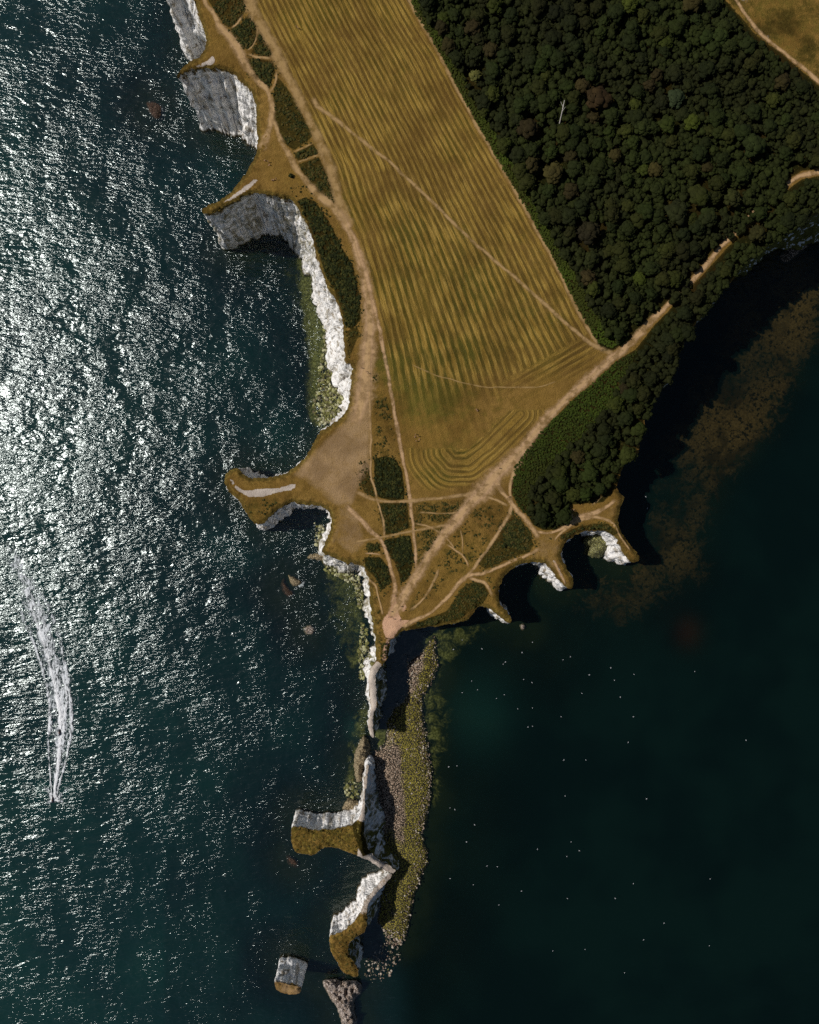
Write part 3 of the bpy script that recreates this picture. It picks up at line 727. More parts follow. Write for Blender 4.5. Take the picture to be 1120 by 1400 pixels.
mound('shingle_bank', BANK, 1.5, M_SHINGLE, edge=14, power=.7, spacing=2.2, seed=20., rugged=.12, jit=1.6, zb=-.7, attr=bank_attr, origin=False, kind='structure', label='curved shingle bank of pink and weedy green stones')
mound('shingle_beach', [(1062,352),(1078,336),(1100,318),(1122,308),(1220,280),(1300,262),(1300,320),(1200,318),(1122,330),(1096,346),(1076,362)], 1.2, M_SHINGLE, edge=12, power=.8, spacing=3, seed=21., rugged=.1, zb=-.6,
      attr=lambda P, o: {'weed': np.zeros(len(P))-.5, 'wet': sst(5, .5, pdist(o, P, True))}, origin=False, kind='structure', label='grey shingle beach at the foot of the wooded cliff')

def stones(name, polys, count, rmin, rmax, mat, zf, label, seed=1):
    r = np.random.default_rng(seed); v0, f0 = ico(0); VV = []; FF = []; k = 0; AT = []
    for poly, cnt in zip(polys, count):
        poly = A(poly); lo = poly.min(0); hi = poly.max(0); P = r.uniform(lo, hi, (cnt*4, 2)); P = P[inside(poly, P)][:cnt]
        for x, y in P:
            rad = rmin + (rmax-rmin)*r.random()**3
            w = W(x, y, 0.); s = rad*r.uniform(.6, 1.3, 3); s[2] *= .7
            a = r.uniform(0, 6.28); c, sn = math.cos(a), math.sin(a)
            v = v0*(1+r.uniform(-.22, .22, (12, 1)))*s; v = np.stack([v[:, 0]*c-v[:, 1]*sn, v[:, 0]*sn+v[:, 1]*c, v[:, 2]], 1)
            VV.append(v + [w[0], w[1], zf(x, y)]); FF.append(f0+k); k += 12; AT.append(np.full(12, r.random()))
    me = mesh_np(name, np.concatenate(VV), np.concatenate(FF), {'tint': np.concatenate(AT)}, smooth=False)
    return link(name, me, mat, kind='stuff', label=label)

def make_stone(name, ramp):
    t = NT(name); tint = t.attr('tint'); cr = t.n('ShaderNodeValToRGB'); t.l(tint, cr.inputs[0])
    el = cr.color_ramp.elements
    el[0].color = (*ramp[0], 1); el[1].color = (*ramp[-1], 1)
    for i, c in enumerate(ramp[1:-1]):
        e = el.new((i+1)/(len(ramp)-1)); e.color = (*c, 1)
    return t.done(t.pbr(t.mix(t.mapr(t.noise(3.), .3, .7), cr.outputs[0], t.mix(.5, cr.outputs[0], (.05, .04, .02))), .8, spec=.3))
M_ST_G = make_stone('weedy_boulder', [(.05, .05, .012), (.14, .14, .035), (.30, .30, .10), (.58, .57, .36), (.10, .08, .04)])
M_ST_P = make_stone('shingle_stone', [(.10, .07, .05), (.32, .22, .16), (.50, .40, .32), (.66, .58, .48), (.25, .22, .06)])
WESTFOOT = [(412,330),(426,338),(440,375),(452,405),(462,440),(466,480),(472,520),(470,556),(455,576),(434,582),(428,560),(434,525),(438,490),(444,455),(438,420),(424,380)]
stones('shore_boulders', [WESTFOOT, [(452,440),(468,440),(474,540),(462,570),(436,584),(442,540),(450,490)], [(446,768),(470,778),(492,790),(500,830),(492,832),(484,800),(462,788),(444,780)],
        [(494,850),(503,860),(506,900),(498,930),(492,930),(490,890)], [(470,1070),(486,1064),(490,1090),(474,1098)], [(430,715),(446,722),(440,752),(432,745)]],
       [1700, 900, 420, 260, 130, 120], .25, 1.15, M_ST_G, lambda x, y: random.uniform(-.35, .25), 'yellow green boulders strewn along the foot of the western cliffs', 5)
BR = [p for p in BANK]
stones('bank_stones', [BR, [(530,985),(580,985),(590,1060),(580,1130),(545,1140),(528,1040)], [(556,900),(594,885),(596,905),(575,945),(560,940)]], [2600, 900, 250], .15, .5, M_ST_P,
       lambda x, y: 1.2+random.uniform(-.2, .2) if 528 < x < 580 else random.uniform(.3, .7), 'loose stones scattered over the shingle bank', 6)
stones('stack_debris', [[(496,1320),(520,1290),(545,1285),(548,1310),(530,1340),(500,1345)], [(524,1270),(556,1275),(548,1292),(528,1290)], [(500,1060),(530,1050),(535,1160),(512,1120)]], [230, 160, 200], .2, .7, M_ST_P,
       lambda x, y: random.uniform(-.3, .3), 'dark fallen stones around the foot of the curved stack', 8)

# ------------------------------------------------------------------ sea and sea bed
def grid_lines():
    fx = np.arange(-300, 301, 2.2); fy = np.arange(-340, 341, 2.2)
    ext = np.array([340, 420, 600, 1000, 2000, 5000])
    X = np.concatenate([-ext[::-1], fx, ext]); Y = np.concatenate([-ext[::-1]-50, fy, ext+50]); return X, Y
X, Y = grid_lines(); gx, gy = np.meshgrid(X, Y); nx, ny = len(X), len(Y)
G = np.stack([gx.ravel(), gy.ravel()], 1)
SP = np.stack([CX+G[:, 0]/S, CY-G[:, 1]/S], 1)      # survey pixel at sea level
ii, jj = np.meshgrid(np.arange(nx-1), np.arange(ny-1)); q = (jj*nx+ii).ravel()
GF = np.stack([q, q+1, q+1+nx, q+nx], 1)
small = [f for f in feet]
dc = np.full(len(G), 1e9)
near = (np.abs(G[:, 0]) < 420) & (np.abs(G[:, 1]) < 470)
for f in small:
    st = 6 if len(f) > 900 else 3 if len(f) > 200 else 2
    lo = f.min(0)-60; hi = f.max(0)+60
    m = near & (G[:, 0] > lo[0]) & (G[:, 0] < hi[0]) & (G[:, 1] > lo[1]) & (G[:, 1] < hi[1])
    dc[m] = np.minimum(dc[m], pdist(f[::st], G[m], True))
in_land = inside(foot_main, G)
dcl = np.where(in_land, 0, dc)
px, py = SP[:, 0], SP[:, 1]
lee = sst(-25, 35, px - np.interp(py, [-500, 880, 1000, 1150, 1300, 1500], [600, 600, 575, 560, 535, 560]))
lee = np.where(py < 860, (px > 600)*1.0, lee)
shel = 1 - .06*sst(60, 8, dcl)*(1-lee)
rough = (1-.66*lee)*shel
rough *= 1-.10*sst(1050, 1300, py)*sst(250, 500, px)*(1-lee)
# clarity: shallow water near the coast
REEF = [(1010,330),(1100,335),(1150,380),(1125,450),(1095,510),(1060,590),(1000,650),(965,720),(965,790),(900,830),(850,850),(800,830),(790,790),(850,790),(880,760),(890,700),(895,640),(905,600),(930,540),(960,480),(990,430)]
rd = sdf(REEF, SP)
reef = sst(-45, 30, rd)*(.75+.35*fbm(px*.012+4, py*.012, oct=2))
alg = np.zeros(len(G))
for poly, a, w in (([(405,330),(425,340),(445,390),(470,450),(474,560),(440,590),(420,570),(420,480),(410,400)], .9, 14),
                   ([(570,860),(680,850),(640,880),(600,930),(620,980),(600,1060),(590,1120),(575,1000)], .62, 30),
                   ([(485,980),(505,940),(510,1010),(490,1100),(470,1090),(478,1020)], .65, 12),
                   ([(340,400),(410,330),(430,480),(440,600),(380,560)], .35, 30),
                   ([(440,780),(500,800),(500,900),(480,920),(450,840)], .6, 16), ([(505,1000),(545,1000),(530,1040),(505,1045)], .9, 8)):
    alg = np.maximum(alg, a*sst(-w, w*.6, sdf(poly, SP)))
clear = np.maximum.reduce([.80*sst(26, 2, dcl), .75*reef, .85*sst(.2, .8, alg), .40*sst(70, 10, dcl)*lee])
redp = np.exp(-(((px-940)/32)**2+((py-865)/38)**2)); clear = np.maximum(clear, .55*redp)
turq = .9*np.exp(-(((px-484)/11)**2+((py-1000)/18)**2)) + .5*np.exp(-(((px-497)/8)**2+((py-860)/16)**2)) + .28*np.exp(-(((px-650)/45)**2+((py-975)/60)**2))
turq += .22*np.exp(-(((px-330)/60)**2+((py-745)/40)**2)) + .2*np.exp(-(((px-370)/60)**2+((py-620)/40)**2))
for k_ in range(3): pass
turq += .7*np.exp(-(((px-57)/7)**2+((py-1078)/10)**2)) + .4*np.exp(-(((px-90)/8)**2+((py-1078)/10)**2))
turq = np.clip(turq + .12*sst(.3, .8, fbm(px*.01, py*.006, oct=3))*(1-lee), 0, 1)
foam = sst(2.4, .4, dcl)*.55*(1-in_land) * np.where((py > 850) & (px > 560), .5, 1)
foam += .75*np.exp(-(((px-414)/9)**2+((py-797)/8)**2)) + .55*np.exp(-(((px-226)/8)**2+((py-145)/7)**2))
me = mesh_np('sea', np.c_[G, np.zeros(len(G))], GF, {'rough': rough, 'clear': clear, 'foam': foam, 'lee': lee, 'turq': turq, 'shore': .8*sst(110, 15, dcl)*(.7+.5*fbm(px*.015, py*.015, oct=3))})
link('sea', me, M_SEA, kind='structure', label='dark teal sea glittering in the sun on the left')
bz = -1.3 - 4.5*sst(0, 60, dcl) - 6*sst(60, 200, dcl) + 1.2*reef*0
bz = bz + .5*fbm(G[:, 0]*.05, G[:, 1]*.05, oct=3)
me = mesh_np('sea_bed', np.c_[G, bz], GF, {'reef': reef, 'algae': alg, 'red': redp*.45})
link('sea_bed', me, M_BED, kind='structure', label='brown reef and weed on the sea bed')

# ------------------------------------------------------------------ paths
PATHS = [  # points, half width px, worn, label
 ([(330,-180),(341,0),(350,24),(370,58),(389,96),(411,138),(431,180),(450,225),(463,273),(478,312)], [9,9,9,9,8,7,7,8,9,9], .15, 'wide straw coloured track along the upper left edge of the field'),
 ([(462,286),(478,318),(490,345),(499,380),(505,420),(505,460),(501,500),(497,540),(486,580)], [6,8,8,8,9,10,12,14,10], .55, 'broad worn track following the western cliff'),
 ([(482,318),(498,368),(508,405),(517,442),(527,490),(536,545),(544,590),(549,616),(556,650),(560,674),(564,715),(568,750),(570,780)], [2.6]*10+[2.4,2.2,2.2], .75, 'thin pale footpath down the left side of the field'),
 ([(262,-140),(280,0),(292,19),(303,38),(322,60),(336,90),(350,108),(364,122),(371,138),(372,152),(368,175),(356,205)], [4,4,4,6,8,7,5,4,4,5,5,8], .45, 'clifftop path at the upper left corner'),
 ([(334,19),(324,32),(315,39)], [1.6]*3, .4, 'short path crossing scrub at the top left'),
 ([(353,34),(351,52),(344,64),(337,70)], [1.2]*3+[1], .2, 'faint curved path in the top left scrub'),
 ([(338,73),(352,78),(372,79)], [2]*3, .3, 'short path joining the cliff path and field track'),
 ([(378,96),(376,112),(369,126)], [2]*3, .3, 'short curved link below the top left scrub'),
 ([(400,208),(416,202),(430,195)], [1.5]*3, .1, 'upper of two short links above the second cape'),
 ([(404,222),(420,217),(438,211)], [1.8]*3, .1, 'lower of two short links above the second cape'),
 ([(372,160),(384,190),(396,213),(412,240),(436,266),(455,283),(474,308)], [4,4,5,5,6,7,8], .35, 'path curving from the upper cliffs to the main track'),
 ([(425,132),(437,147),(455,160),(476,177),(505,200),(537,225),(600,285),(660,342),(713,387),(763,432),(804,467),(822,477),(840,484)], [3,3.5,3.5,3,2.6,2.6,2.4,2.4,2.4,2.6,3,3.5,3.5], .25, 'long straight footpath crossing the mown field diagonally'),
 ([(563,497),(580,506),(601,514),(633,523),(668,529),(705,530),(740,528),(762,521)], [1.1]*8, .0, 'faint green curved trail across the lower field'),
 ([(506,470),(505,520),(506,560),(507,600),(507,648),(512,668),(517,685),(524,712),(525,736)], [1.6]*9, .35, 'narrow footpath running down beside the dark oval scrub'),
 ([(486,672),(496,676),(507,681),(521,684),(536,686),(571,684),(605,681),(640,676),(655,668)], [2.6,2.6,2.6,2.4,2.4,2.6,2.6,3,3], .3, 'straw coloured cross path at the foot of the field'),
 ([(472,690),(480,697),(494,712),(508,728),(521,739),(528,755),(534,775),(540,796),(540,815),(537,830)], [4,3.5,3,3,3,3,3,3.4,4,5], .8, 'worn double path leading down to the bare pink point'),
 ([(478,742),(494,740),(513,737),(526,734),(560,727),(590,722),(618,717)], [1.8]*7, .2, 'lower cross path between the scrub patches'),
 ([(498,757),(510,757),(522,759)], [1.2]*3, .7, 'very short pale path at the left of the scrub'),
 ([(532,845),(543,829),(555,810),(568,789),(589,757),(604,736),(618,718),(640,692),(655,676),(682,646),(711,618),(742,578),(783,537),(812,511),(837,489),(850,480),(865,467),(890,438),(908,422),(931,400),(952,378),(989,333),(1015,308),(1045,278),(1079,250),(1095,240),(1122,235),(1300,214)],
   [7,8,9,9,8,8,8,10,11,12,9,8,7,7,7,6,5,4.5,4,3.5,4,3.5,3.5,3.5,3.5,4,4,4], .62, 'main pale track running from the point up beside the wood'),
 ([(548,858),(560,852),(580,842),(596,832),(616,812),(636,789),(648,785),(661,784),(690,772),(714,762),(728,755),(738,748)], [3,2.6,2.4,2.4,2.6,3,2.6,2.4,2.2,2.2,2.4,3], .6, 'path from the point along the eastern cliff tops'),
 ([(632,796),(640,785),(650,775),(665,752),(679,732),(690,715),(697,702),(700,688),(697,668),(701,650),(712,628)], [3,2.6,2.2,2.2,2.2,2.2,2.6,2.6,2.6,3,4], .45, 'path climbing from the eastern path to the wood corner'),
 ([(676,656),(690,676),(704,694),(713,704),(722,715),(730,725),(736,738)], [3,3,3.4,3.4,3.4,3.6,5], .55, 'pinkish path from the main track to the eastern cape'),
 ([(732,726),(744,728),(757,727),(770,722),(782,714),(792,708),(804,704),(821,698),(834,690),(843,682)], [2.4,2.2,2.2,2.6,3.6,4,3.6,3,2.4,2], .65, 'path round the dark thicket to the outer eastern cape'),
 ([(757,742),(762,733),(772,724),(788,713),(812,707),(832,711),(842,720),(848,732),(856,744),(862,754)], [2,1.6,2,2.6,2.4,2.2,1.6,1.3,1.2,1.0], .45, 'thin path out along the rim of the outer eastern cape'),
 ([(664,678),(680,684),(696,692)], [1.8]*3, .3, 'short link path left of the wood corner'),
 ([(610,744),(622,752),(632,759),(637,767),(641,776)], [1.4]*5, .4, 'faint path in the grass below the main track'),
 ([(630,722),(633,738),(633,757)], [1.0]*3, .3, 'very faint vertical trail below the main track'),
 ([(640,790),(652,793),(662,797),(669,806),(674,817)], [2,2.2,2.4,2.2,1.6], .5, 'short path out to the middle eastern cape'),
 ([(757,765),(762,776),(768,788),(773,800)], [2.2,2.2,2,1.5], .8, 'pale path down the spine of the eastern cape'),
 ([(785,722),(780,700),(777,690)], [1.5,1.6,1.4], .5, 'short light strip along the right of the dark thicket'),
 ([(808,692),(818,684),(824,678)], [1.2]*3, .2, 'tiny trail into the wood by the outer cape'),
 ([(566,716),(590,722),(612,738),(622,752)], [1.3]*4, .3, 'faint trail linking the field foot path and the main track'),
 ([(572,700),(600,702),(628,700)], [1.2]*3, .2, 'faint trail through the scrub strip under the field'),
 ([(500,790),(512,800),(519,820),(524,842)], [1.6]*4, .4, 'thin trail along the western rim near the point'),
 ([(600,776),(590,800),(576,822),(560,836)], [2,1.8,1.8,2], .35, 'faint trail beside the main track near the point'),
 ([(545,-26),(566,12),(602,76),(635,141),(675,211),(713,277),(750,344),(795,434),(818,472)], [2.6]*9, .2, 'thin straw strip along the edge of the wood'),
 ([(1000,-10),(1040,46),(1078,76),(1128,118)], [2.5,3,3,3], .6, 'pale strip along the edge of the far field'),
]
def ribbon(pts, hw, worn, label, k):
    P = catmull([(x, y, w) for (x, y), w in zip(pts, hw)], 2.6)
    T = np.gradient(P[:, :2], axis=0); T /= np.linalg.norm(T, axis=1)[:, None]+1e-9
    N = np.stack([-T[:, 1], T[:, 0]], 1); n = len(P); m = 5
    wob = fbm(P[:, 0]*.06, P[:, 1]*.06, oct=2)*1.2
    V = []; ac = []; al = []; fd = []
    s = np.concatenate([[0], np.cumsum(np.hypot(*np.diff(P[:, :2], axis=0).T))])
    fade = sst(0, 7, s)*sst(0, 7, s[-1]-s)
    for j in range(m):
        a = -1+2*j/(m-1)
        Q = P[:, :2] + N*(a*P[:, 2]*1.30*(1+.35*fbm(P[:, 0]*.05+9, P[:, 1]*.05, oct=2)) + wob)[:, None]
        z = zland(Q[:, 0], Q[:, 1]) + .05 + .006*k
        V.append(W(Q[:, 0], Q[:, 1], z)); ac.append(np.full(n, a)); al.append(s); fd.append(fade)
    V = np.concatenate(V); i = np.arange(n-1); F = np.concatenate([np.stack([j*n+i, j*n+i+1, (j+1)*n+i+1, (j+1)*n+i], 1) for j in range(m-1)])
    a, b, c = V[F[0, 0]], V[F[0, 1]], V[F[0, 2]]
    if np.cross(b-a, c-a)[2] < 0: F = F[:, ::-1]
    me = mesh_np('path', V, F, {'across': np.concatenate(ac), 'along': np.concatenate(al), 'worn': np.full(len(V), worn), 'fade': np.concatenate(fd)})
    o = link('path', me, M_PATH, kind='structure', label=label); return o
for k, (pts, hw, worn, label) in enumerate(PATHS): ribbon(pts, hw, worn, label, k)

# ------------------------------------------------------------------ vegetation
def crown_proto(nb, cards, seed, flat=.75, sub=1):
    r = np.random.default_rng(seed); v1, f1 = ico(sub); VV = []; FF = []; T = []; k = 0
    for b in range(nb):
        if b == 0: c = A([0, 0, .15]); rad = .62
        else:
            a = b*2.39996+r.uniform(-.4, .4); e = math.sqrt((b-.3)/(nb-.3))
            c = A([math.cos(a)*.66*e, math.sin(a)*.66*e, .55*(1-e*e)*1.0+.05+r.uniform(-.1, .12)]); rad = r.uniform(.24, .40)*(1.2 if nb < 9 else 1)
        d = 1+r.uniform(-.27, .27, (len(v1), 1))
        v = v1*d*rad; v[:, 2] *= flat+.1; VV.append(v+c); FF.append(f1+k); k += len(v1)
        T.append(np.clip(r.uniform(.25, .75)+.35*v1[:, 2]*0+r.uniform(-.12, .12, len(v1)), 0, 1))
    P = np.concatenate(VV); n0 = len(P)
    idx = r.integers(0, n0, cards); C = []; CT = []
    for i in idx:
        p = P[i]*r.uniform(1.0, 1.12); s = r.uniform(.07, .15)
        a = r.normal(size=3); a[2] *= .5; a /= np.linalg.norm(a); b = np.cross(a, r.normal(size=3)); b /= np.linalg.norm(b)+1e-9
        C.append(np.array([p-a*s, p+b*s*.8, p+a*s])); CT.append(np.full(3, r.uniform(.2, 1.0)))
    V = np.concatenate([P]+C); F = np.concatenate(FF+[np.arange(n0, n0+3*cards).reshape(-1, 3)]); T = np.concatenate(T+CT)
    return V, F, T
BIG = [crown_proto(17, 130, s) for s in (11, 12, 13, 14)]
MID = [crown_proto(5, 40, s) for s in (21, 22, 23, 24, 25)]
BUSH = [crown_proto(4, 14, s, .6, 0) for s in (31, 32, 33, 34, 35, 36)]

def scatter(polys, spacing, rr, keep=None, seed=3, ov=.70, gate=0., soft=0.):
    """dart throwing on a hash grid; returns x, y, r in survey pixels"""
    r = np.random.default_rng(seed); res = []; cell = 8.; grid = {}
    for poly, sp in zip(polys, spacing):
        poly = A(poly); lo = np.maximum(poly.min(0), [180, -75]); hi = np.minimum(poly.max(0), [1185, 1400])
        n = int((hi-lo).prod()/sp/sp*3.2); P = r.uniform(lo, hi, (n, 2)); P = P[inside(poly, P)]
        if soft: P = P[r.random(len(P)) < sst(-.5, soft, sdf(poly, P))+.05]
        if gate: P = P[vnoise(P[:, 0]*.16, P[:, 1]*.16)*.6+vnoise(P[:, 0]*.5, P[:, 1]*.5)*.5+r.uniform(-.3, .3, len(P)) > gate]
        R = rr(r, len(P)); o = np.argsort(-R)
        for i in o:
            x, y = P[i]; rad = R[i]; cx, cy = int(x//cell), int(y//cell); ok = True
            k = int((rad+10)//cell)+1
            for a in range(cx-k, cx+k+1):
                for b in range(cy-k, cy+k+1):
                    for (u, v, w) in grid.get((a, b), ()):
                        if (u-x)**2+(v-y)**2 < (ov*(w+rad))**2: ok = False; break
                    if not ok: break
                if not ok: break
            if ok: grid.setdefault((cx, cy), []).append((x, y, rad)); res.append((x, y, rad))
    return res

TRACK = A(PATHS[18][0])
def tree_r(r, n): return np.where(r.random(n) < .02, r.uniform(8.5, 13, n), np.where(r.random(n) < .28, r.uniform(5.2, 8.5, n), r.uniform(2.8, 5.2, n)))
inner_N = [(552,-75),(578,14),(616,72),(652,141),(694,211),(735,283),(770,345),(808,415),(828,452),(846,466),(862,455),(888,430),(905,413),(930,390),(950,369),(988,325),(1030,286),(1079,239),(1096,229),(1122,225),(1190,215),(1190,160),(1118,124),(1066,82),(1030,54),(984,2),(950,-75)]
inner_S = [(862,500),(880,478),(900,450),(916,432),(940,408),(962,386),(1000,344),(1040,306),(1086,262),(1102,251),(1122,247),(1190,232),(1190,248),(1122,280),(1106,288),(1081,304),(1062,320),(1040,332),(1014,350),(996,376),(978,394),(957,421),(938,448),(919,487),(912,511),(898,528),(880,560),(872,582),(864,606),
           (848,618),(842,638),(834,658),(822,676),(796,680),(776,682),(775,704),(768,716),(756,720),(743,718),(730,708),(722,690),(728,668),(752,640),(790,600),(830,560),(850,525)]
SPECIAL = [ # x, y, radius px, colour, label, name
 (649,104,9,(7,6.0,8),'small pale grey bare tree alone at the left margin of the wood near the field'),
 (756,238,15,(3.0,2.0,3.0),'wide brownish grey tree in the middle left of the wood'),
 (924,135,14,(2.0,2.4,5.0),'blue grey tree standing out among the dark green ones'),
 (818,135,17,(2.2,1.1,2.2),'russet brown spreading tree near the dead white trunk'),
 (795,118,12,(2.2,1.3,2.4),'smaller russet tree just left above the spreading russet one'),
 (722,176,14,(1.4,.8,1.6),'dark brown round tree left of the white dead trunk'),
 (925,290,17,(1.2,1.15,1.6),'big dome shaped olive tree above the track'),
 (955,268,15,(1.5,1.4,1.3),'bright edged round tree close to the yellow bush'),
 (805,318,16,(1.2,.85,1.7),'wide dull brown tree in the lower left of the wood'),
 (968,298,14,(1.2,1.3,1.4),'round dark crown left of the hidden part of the track'),
 (846,505,0,(1,1,1),''),
 (858,622,14,(1.6,1.5,1.4),'round tree on the brink of the eastern cliff'),
 (873,588,11,(1.5,1.6,1.3),'bright green tree overhanging the eastern cliff edge'),
 (1000,272,14,(1.5,1.3,1.7),'broad pale olive tree between the track and the cliff wood'),
 (880,232,9,(2.0,2.0,1.6),'small light green tree in the middle of the wood'),
 (912,170,13,(1.5,1.6,1.3),'green tree just below the blue grey one'),
 (1030,200,17,(1.1,1.2,1.5),'very dark broad tree at the right of the wood'),
 (1035,320,13,(1.5,1.1,1.6),'brownish tree leaning over the wooded cliff'),
]
SPECIAL = [s for s in SPECIAL if s[2] > 0]
trees = [(s[0], s[1], s[2]) for s in SPECIAL]
HID1 = [(908,426),(922,388),(940,378),(946,392),(926,414)]; HID2 = [(988,340),(996,304),(1030,270),(1072,238),(1080,260),(1040,292),(1010,318)]
EDGE_E = [(868,618),(852,626),(846,640),(842,660),(838,652),(842,622),(862,602),(876,560),(900,526),(914,505),(920,482),(940,444),(960,418),(980,394),(998,376),(1016,352),(1040,334),(1062,322),(1081,306),(1106,290),(1122,283),(1190,250),(1190,256),(1122,289),(1106,296),(1081,313),(1062,329),(1040,342),(1018,359),(1001,383),(983,400),(963,426),(944,451),(926,487),(920,512),(905,530),(887,562),(879,582),(873,600)]
def edge_r(r, n): return r.uniform(2.6, 6.5, n)
cand = scatter([inner_N, inner_S, HID1, HID2, EDGE_E], [5.2, 5.0, 5, 5, 4], lambda r, n: tree_r(r, n) if n != 0 else edge_r(r, n), ov=.54)
cand = [c for c in cand if all((c[0]-s[0])**2+(c[1]-s[1])**2 > (.75*(c[2]+s[2]))**2 for s in SPECIAL)]
C2 = np.array(cand); dT = pdist(TRACK, C2[:, :2])
# the track shows only in places, crowns close over it elsewhere
show = (inside([(838,500),(838,470),(905,405),(925,418),(880,470)], C2[:, :2]) | inside([(945,392),(935,380),(985,322),(1005,338),(960,395)], C2[:, :2]) | inside([(1074,262),(1074,232),(1125,215),(1190,205),(1190,240),(1125,250)], C2[:, :2]))
cand = [c for c, d, s in zip(cand, dT, show) if not (s and d < c[2]*.75+4.5)]
cand.sort(key=lambda c: -c[2])
print('trees', len(cand))

def tree_mesh(proto, name):
    V, F, T = proto; me = mesh_np(name, V, F, {'tint': T}, smooth=True); me.materials.append(M_LEAF); return me
big_me = [tree_mesh(p, 'crown') for p in BIG]
def trunk_mesh():
    VV = []; FF = []; k = 0
    def limb(p, q, r0, r1, sides=6):
        nonlocal k
        p, q = A(p), A(q); d = (q-p)/np.linalg.norm(q-p); a = np.cross(d, [.3, .9, .1]); a /= np.linalg.norm(a); b = np.cross(d, a)
        ring = lambda c, r: [c+r*(math.cos(6.2832*i/sides)*a+math.sin(6.2832*i/sides)*b) for i in range(sides)]
        VV.extend(ring(p, r0)+ring(q, r1)); FF.extend([(k+i, k+(i+1) % sides, k+sides+(i+1) % sides, k+sides+i) for i in range(sides)]); k += 2*sides
    limb((0, 0, -1.05), (.02, .03, -.35), .07, .05); limb((.02, .03, -.35), (0, .02, .2), .05, .02)
    for a, l in ((.3, .5), (1.6, .45), (2.9, .5), (4.2, .42), (5.3, .5)): limb((.02, .03, -.4), (l*math.cos(a), l*math.sin(a), .0), .035, .012, 5)
    me = mesh_np('trunk', np.array(VV), np.array(FF)); me.materials.append(M_BARK); return me
trunk_me = trunk_mesh()
def add_tree(x, y, rpx, color, label, group=None, i=0, mesh=None):
    rad = rpx*S*.92; hgt = rad*1.0; z = float(zland(x, y)); w = W(x, y, z+hgt)
    root = empty('tree', (w[0], w[1], z), label, 'tree', group)
    c = link('crown', mesh or big_me[i % 4], None, root); c.location = (0, 0, hgt); c.scale = (rad, rad*random.uniform(.85, 1.15), rad*random.uniform(.55, .75)); c.rotation_euler = (0, 0, random.uniform(0, 6.28))
    c.color = (*color, 1)
    t = link('trunk', trunk_me, None, root); t.location = (0, 0, hgt); t.scale = (rad, rad, rad); t.rotation_euler = (0, 0, random.uniform(0, 6.28))
for i, s in enumerate(SPECIAL): add_tree(s[0], s[1], s[2], s[3], s[4], None, i)
def tone(x, y):
    b = float(fbm(x*.02, y*.02, oct=3)); q = random.uniform(.75, 1.2)*(1+.5*b); g = random.random()
    if g < .06: return (q*1.9, q*1.2, q*1.9), 'brownish'
    if g < .10: return (q*2.0, q*2.0, q*1.4), 'light green'
    if g < .35: return (q*1.25, q*1.1, q), 'olive'
    return (q*.9, q*random.uniform(.9, 1.05), q*random.uniform(.8, 1.1)), 'dark green'
SHORT = ['small pale grey tree', 'brownish grey tree', 'blue grey tree', 'russet spreading tree', 'smaller russet tree', 'dark brown round tree', 'dome shaped olive tree', 'bright edged tree', 'dull brown tree', None,
         'round cliff brink tree', 'bright overhanging tree', 'broad pale olive tree', 'small light green tree', None, 'very dark broad tree', 'brownish leaning tree']
def zone(x, y):
    d = [((s[0]-x)**2+(s[1]-y)**2, k) for k, s in enumerate(SPECIAL) if k < len(SHORT) and SHORT[k]]
    dd, k = min(d); dx, dy = x-SPECIAL[k][0], y-SPECIAL[k][1]
    if dd < 48**2:
        side = ('above' if dy < 0 else 'below') if abs(dy) > 2*abs(dx) else ('right of' if dx > 0 else 'left of') if abs(dx) > 2*abs(dy) else ('upper ' if dy < 0 else 'lower ')+('right of' if dx > 0 else 'left of')
        return ('touching, ' if dd < 26**2 else 'just ') + side + ' the ' + SHORT[k]
    if y > 500: return 'in the lower wood above the eastern capes'
    d = float(pdist(TRACK, [(x, y)])[0])
    if x > 1000 and y > 255 or (y > x*-.93+1290): return 'between the hidden track and the wooded cliff'
    if d < 28: return 'close above the track through the wood'
    if float(pdist(FIELD_R, [(x, y)])[0]) < 45: return 'in the row nearest the mown field'
    if float(pdist([(990,0),(1120,118)], [(x, y)])[0]) < 40: return 'by the dry field in the upper right corner'
    return 'in the ' + ('upper ' if y < 110 else 'middle ' if y < 260 else 'lower ') + ('left' if x < 780 else 'centre' if x < 930 else 'right') + ' of the big wood'
for i, c in enumerate(cand[:280]):
    tn, nm = tone(c[0], c[1]); add_tree(c[0], c[1], c[2], tn, ('wide ' if c[2] > 10 else '') + nm + ' tree crown ' + zone(c[0], c[1]), 'trees of the coastal wood', i)
# everything smaller: one woodland mass
def mass(items, protos, name, label, mat, hk=.9, zoff=.3, squash=.9, seed=9, tfun=None, zf=None, parent=None):
    r = np.random.default_rng(seed); VV = []; FF = []; TT = []; k = 0
    for x, y, rp in items:
        V, F, T = protos[r.integers(len(protos))]; rad = rp*S*.95; z = float((zf or zland)(x, y)); h = rad*hk
        w = W(x, y, z+h); a = r.uniform(0, 6.28); c, s = math.cos(a), math.sin(a)
        v = V*rad*[1, 1, squash]; v = np.stack([v[:, 0]*c-v[:, 1]*s, v[:, 0]*s+v[:, 1]*c, v[:, 2]], 1)
        VV.append(v+[w[0], w[1], z+h*zoff/.3*.9]); FF.append(F+k); k += len(V)
        tt = tfun(x, y, r) if tfun else r.uniform(-.22, .22)
        TT.append(np.clip(T+tt, 0, 1.6))
    VV = np.concatenate(VV)
    if parent is not None: VV = VV - np.array(parent.location)
    me = mesh_np(name, VV, np.concatenate(FF), {'tint': np.concatenate(TT)}, smooth=(name == 'woodland'))
    if parent is not None: return link(name, me, mat, parent, kind='stuff')
    return link(name, me, mat, kind='stuff', label=label)
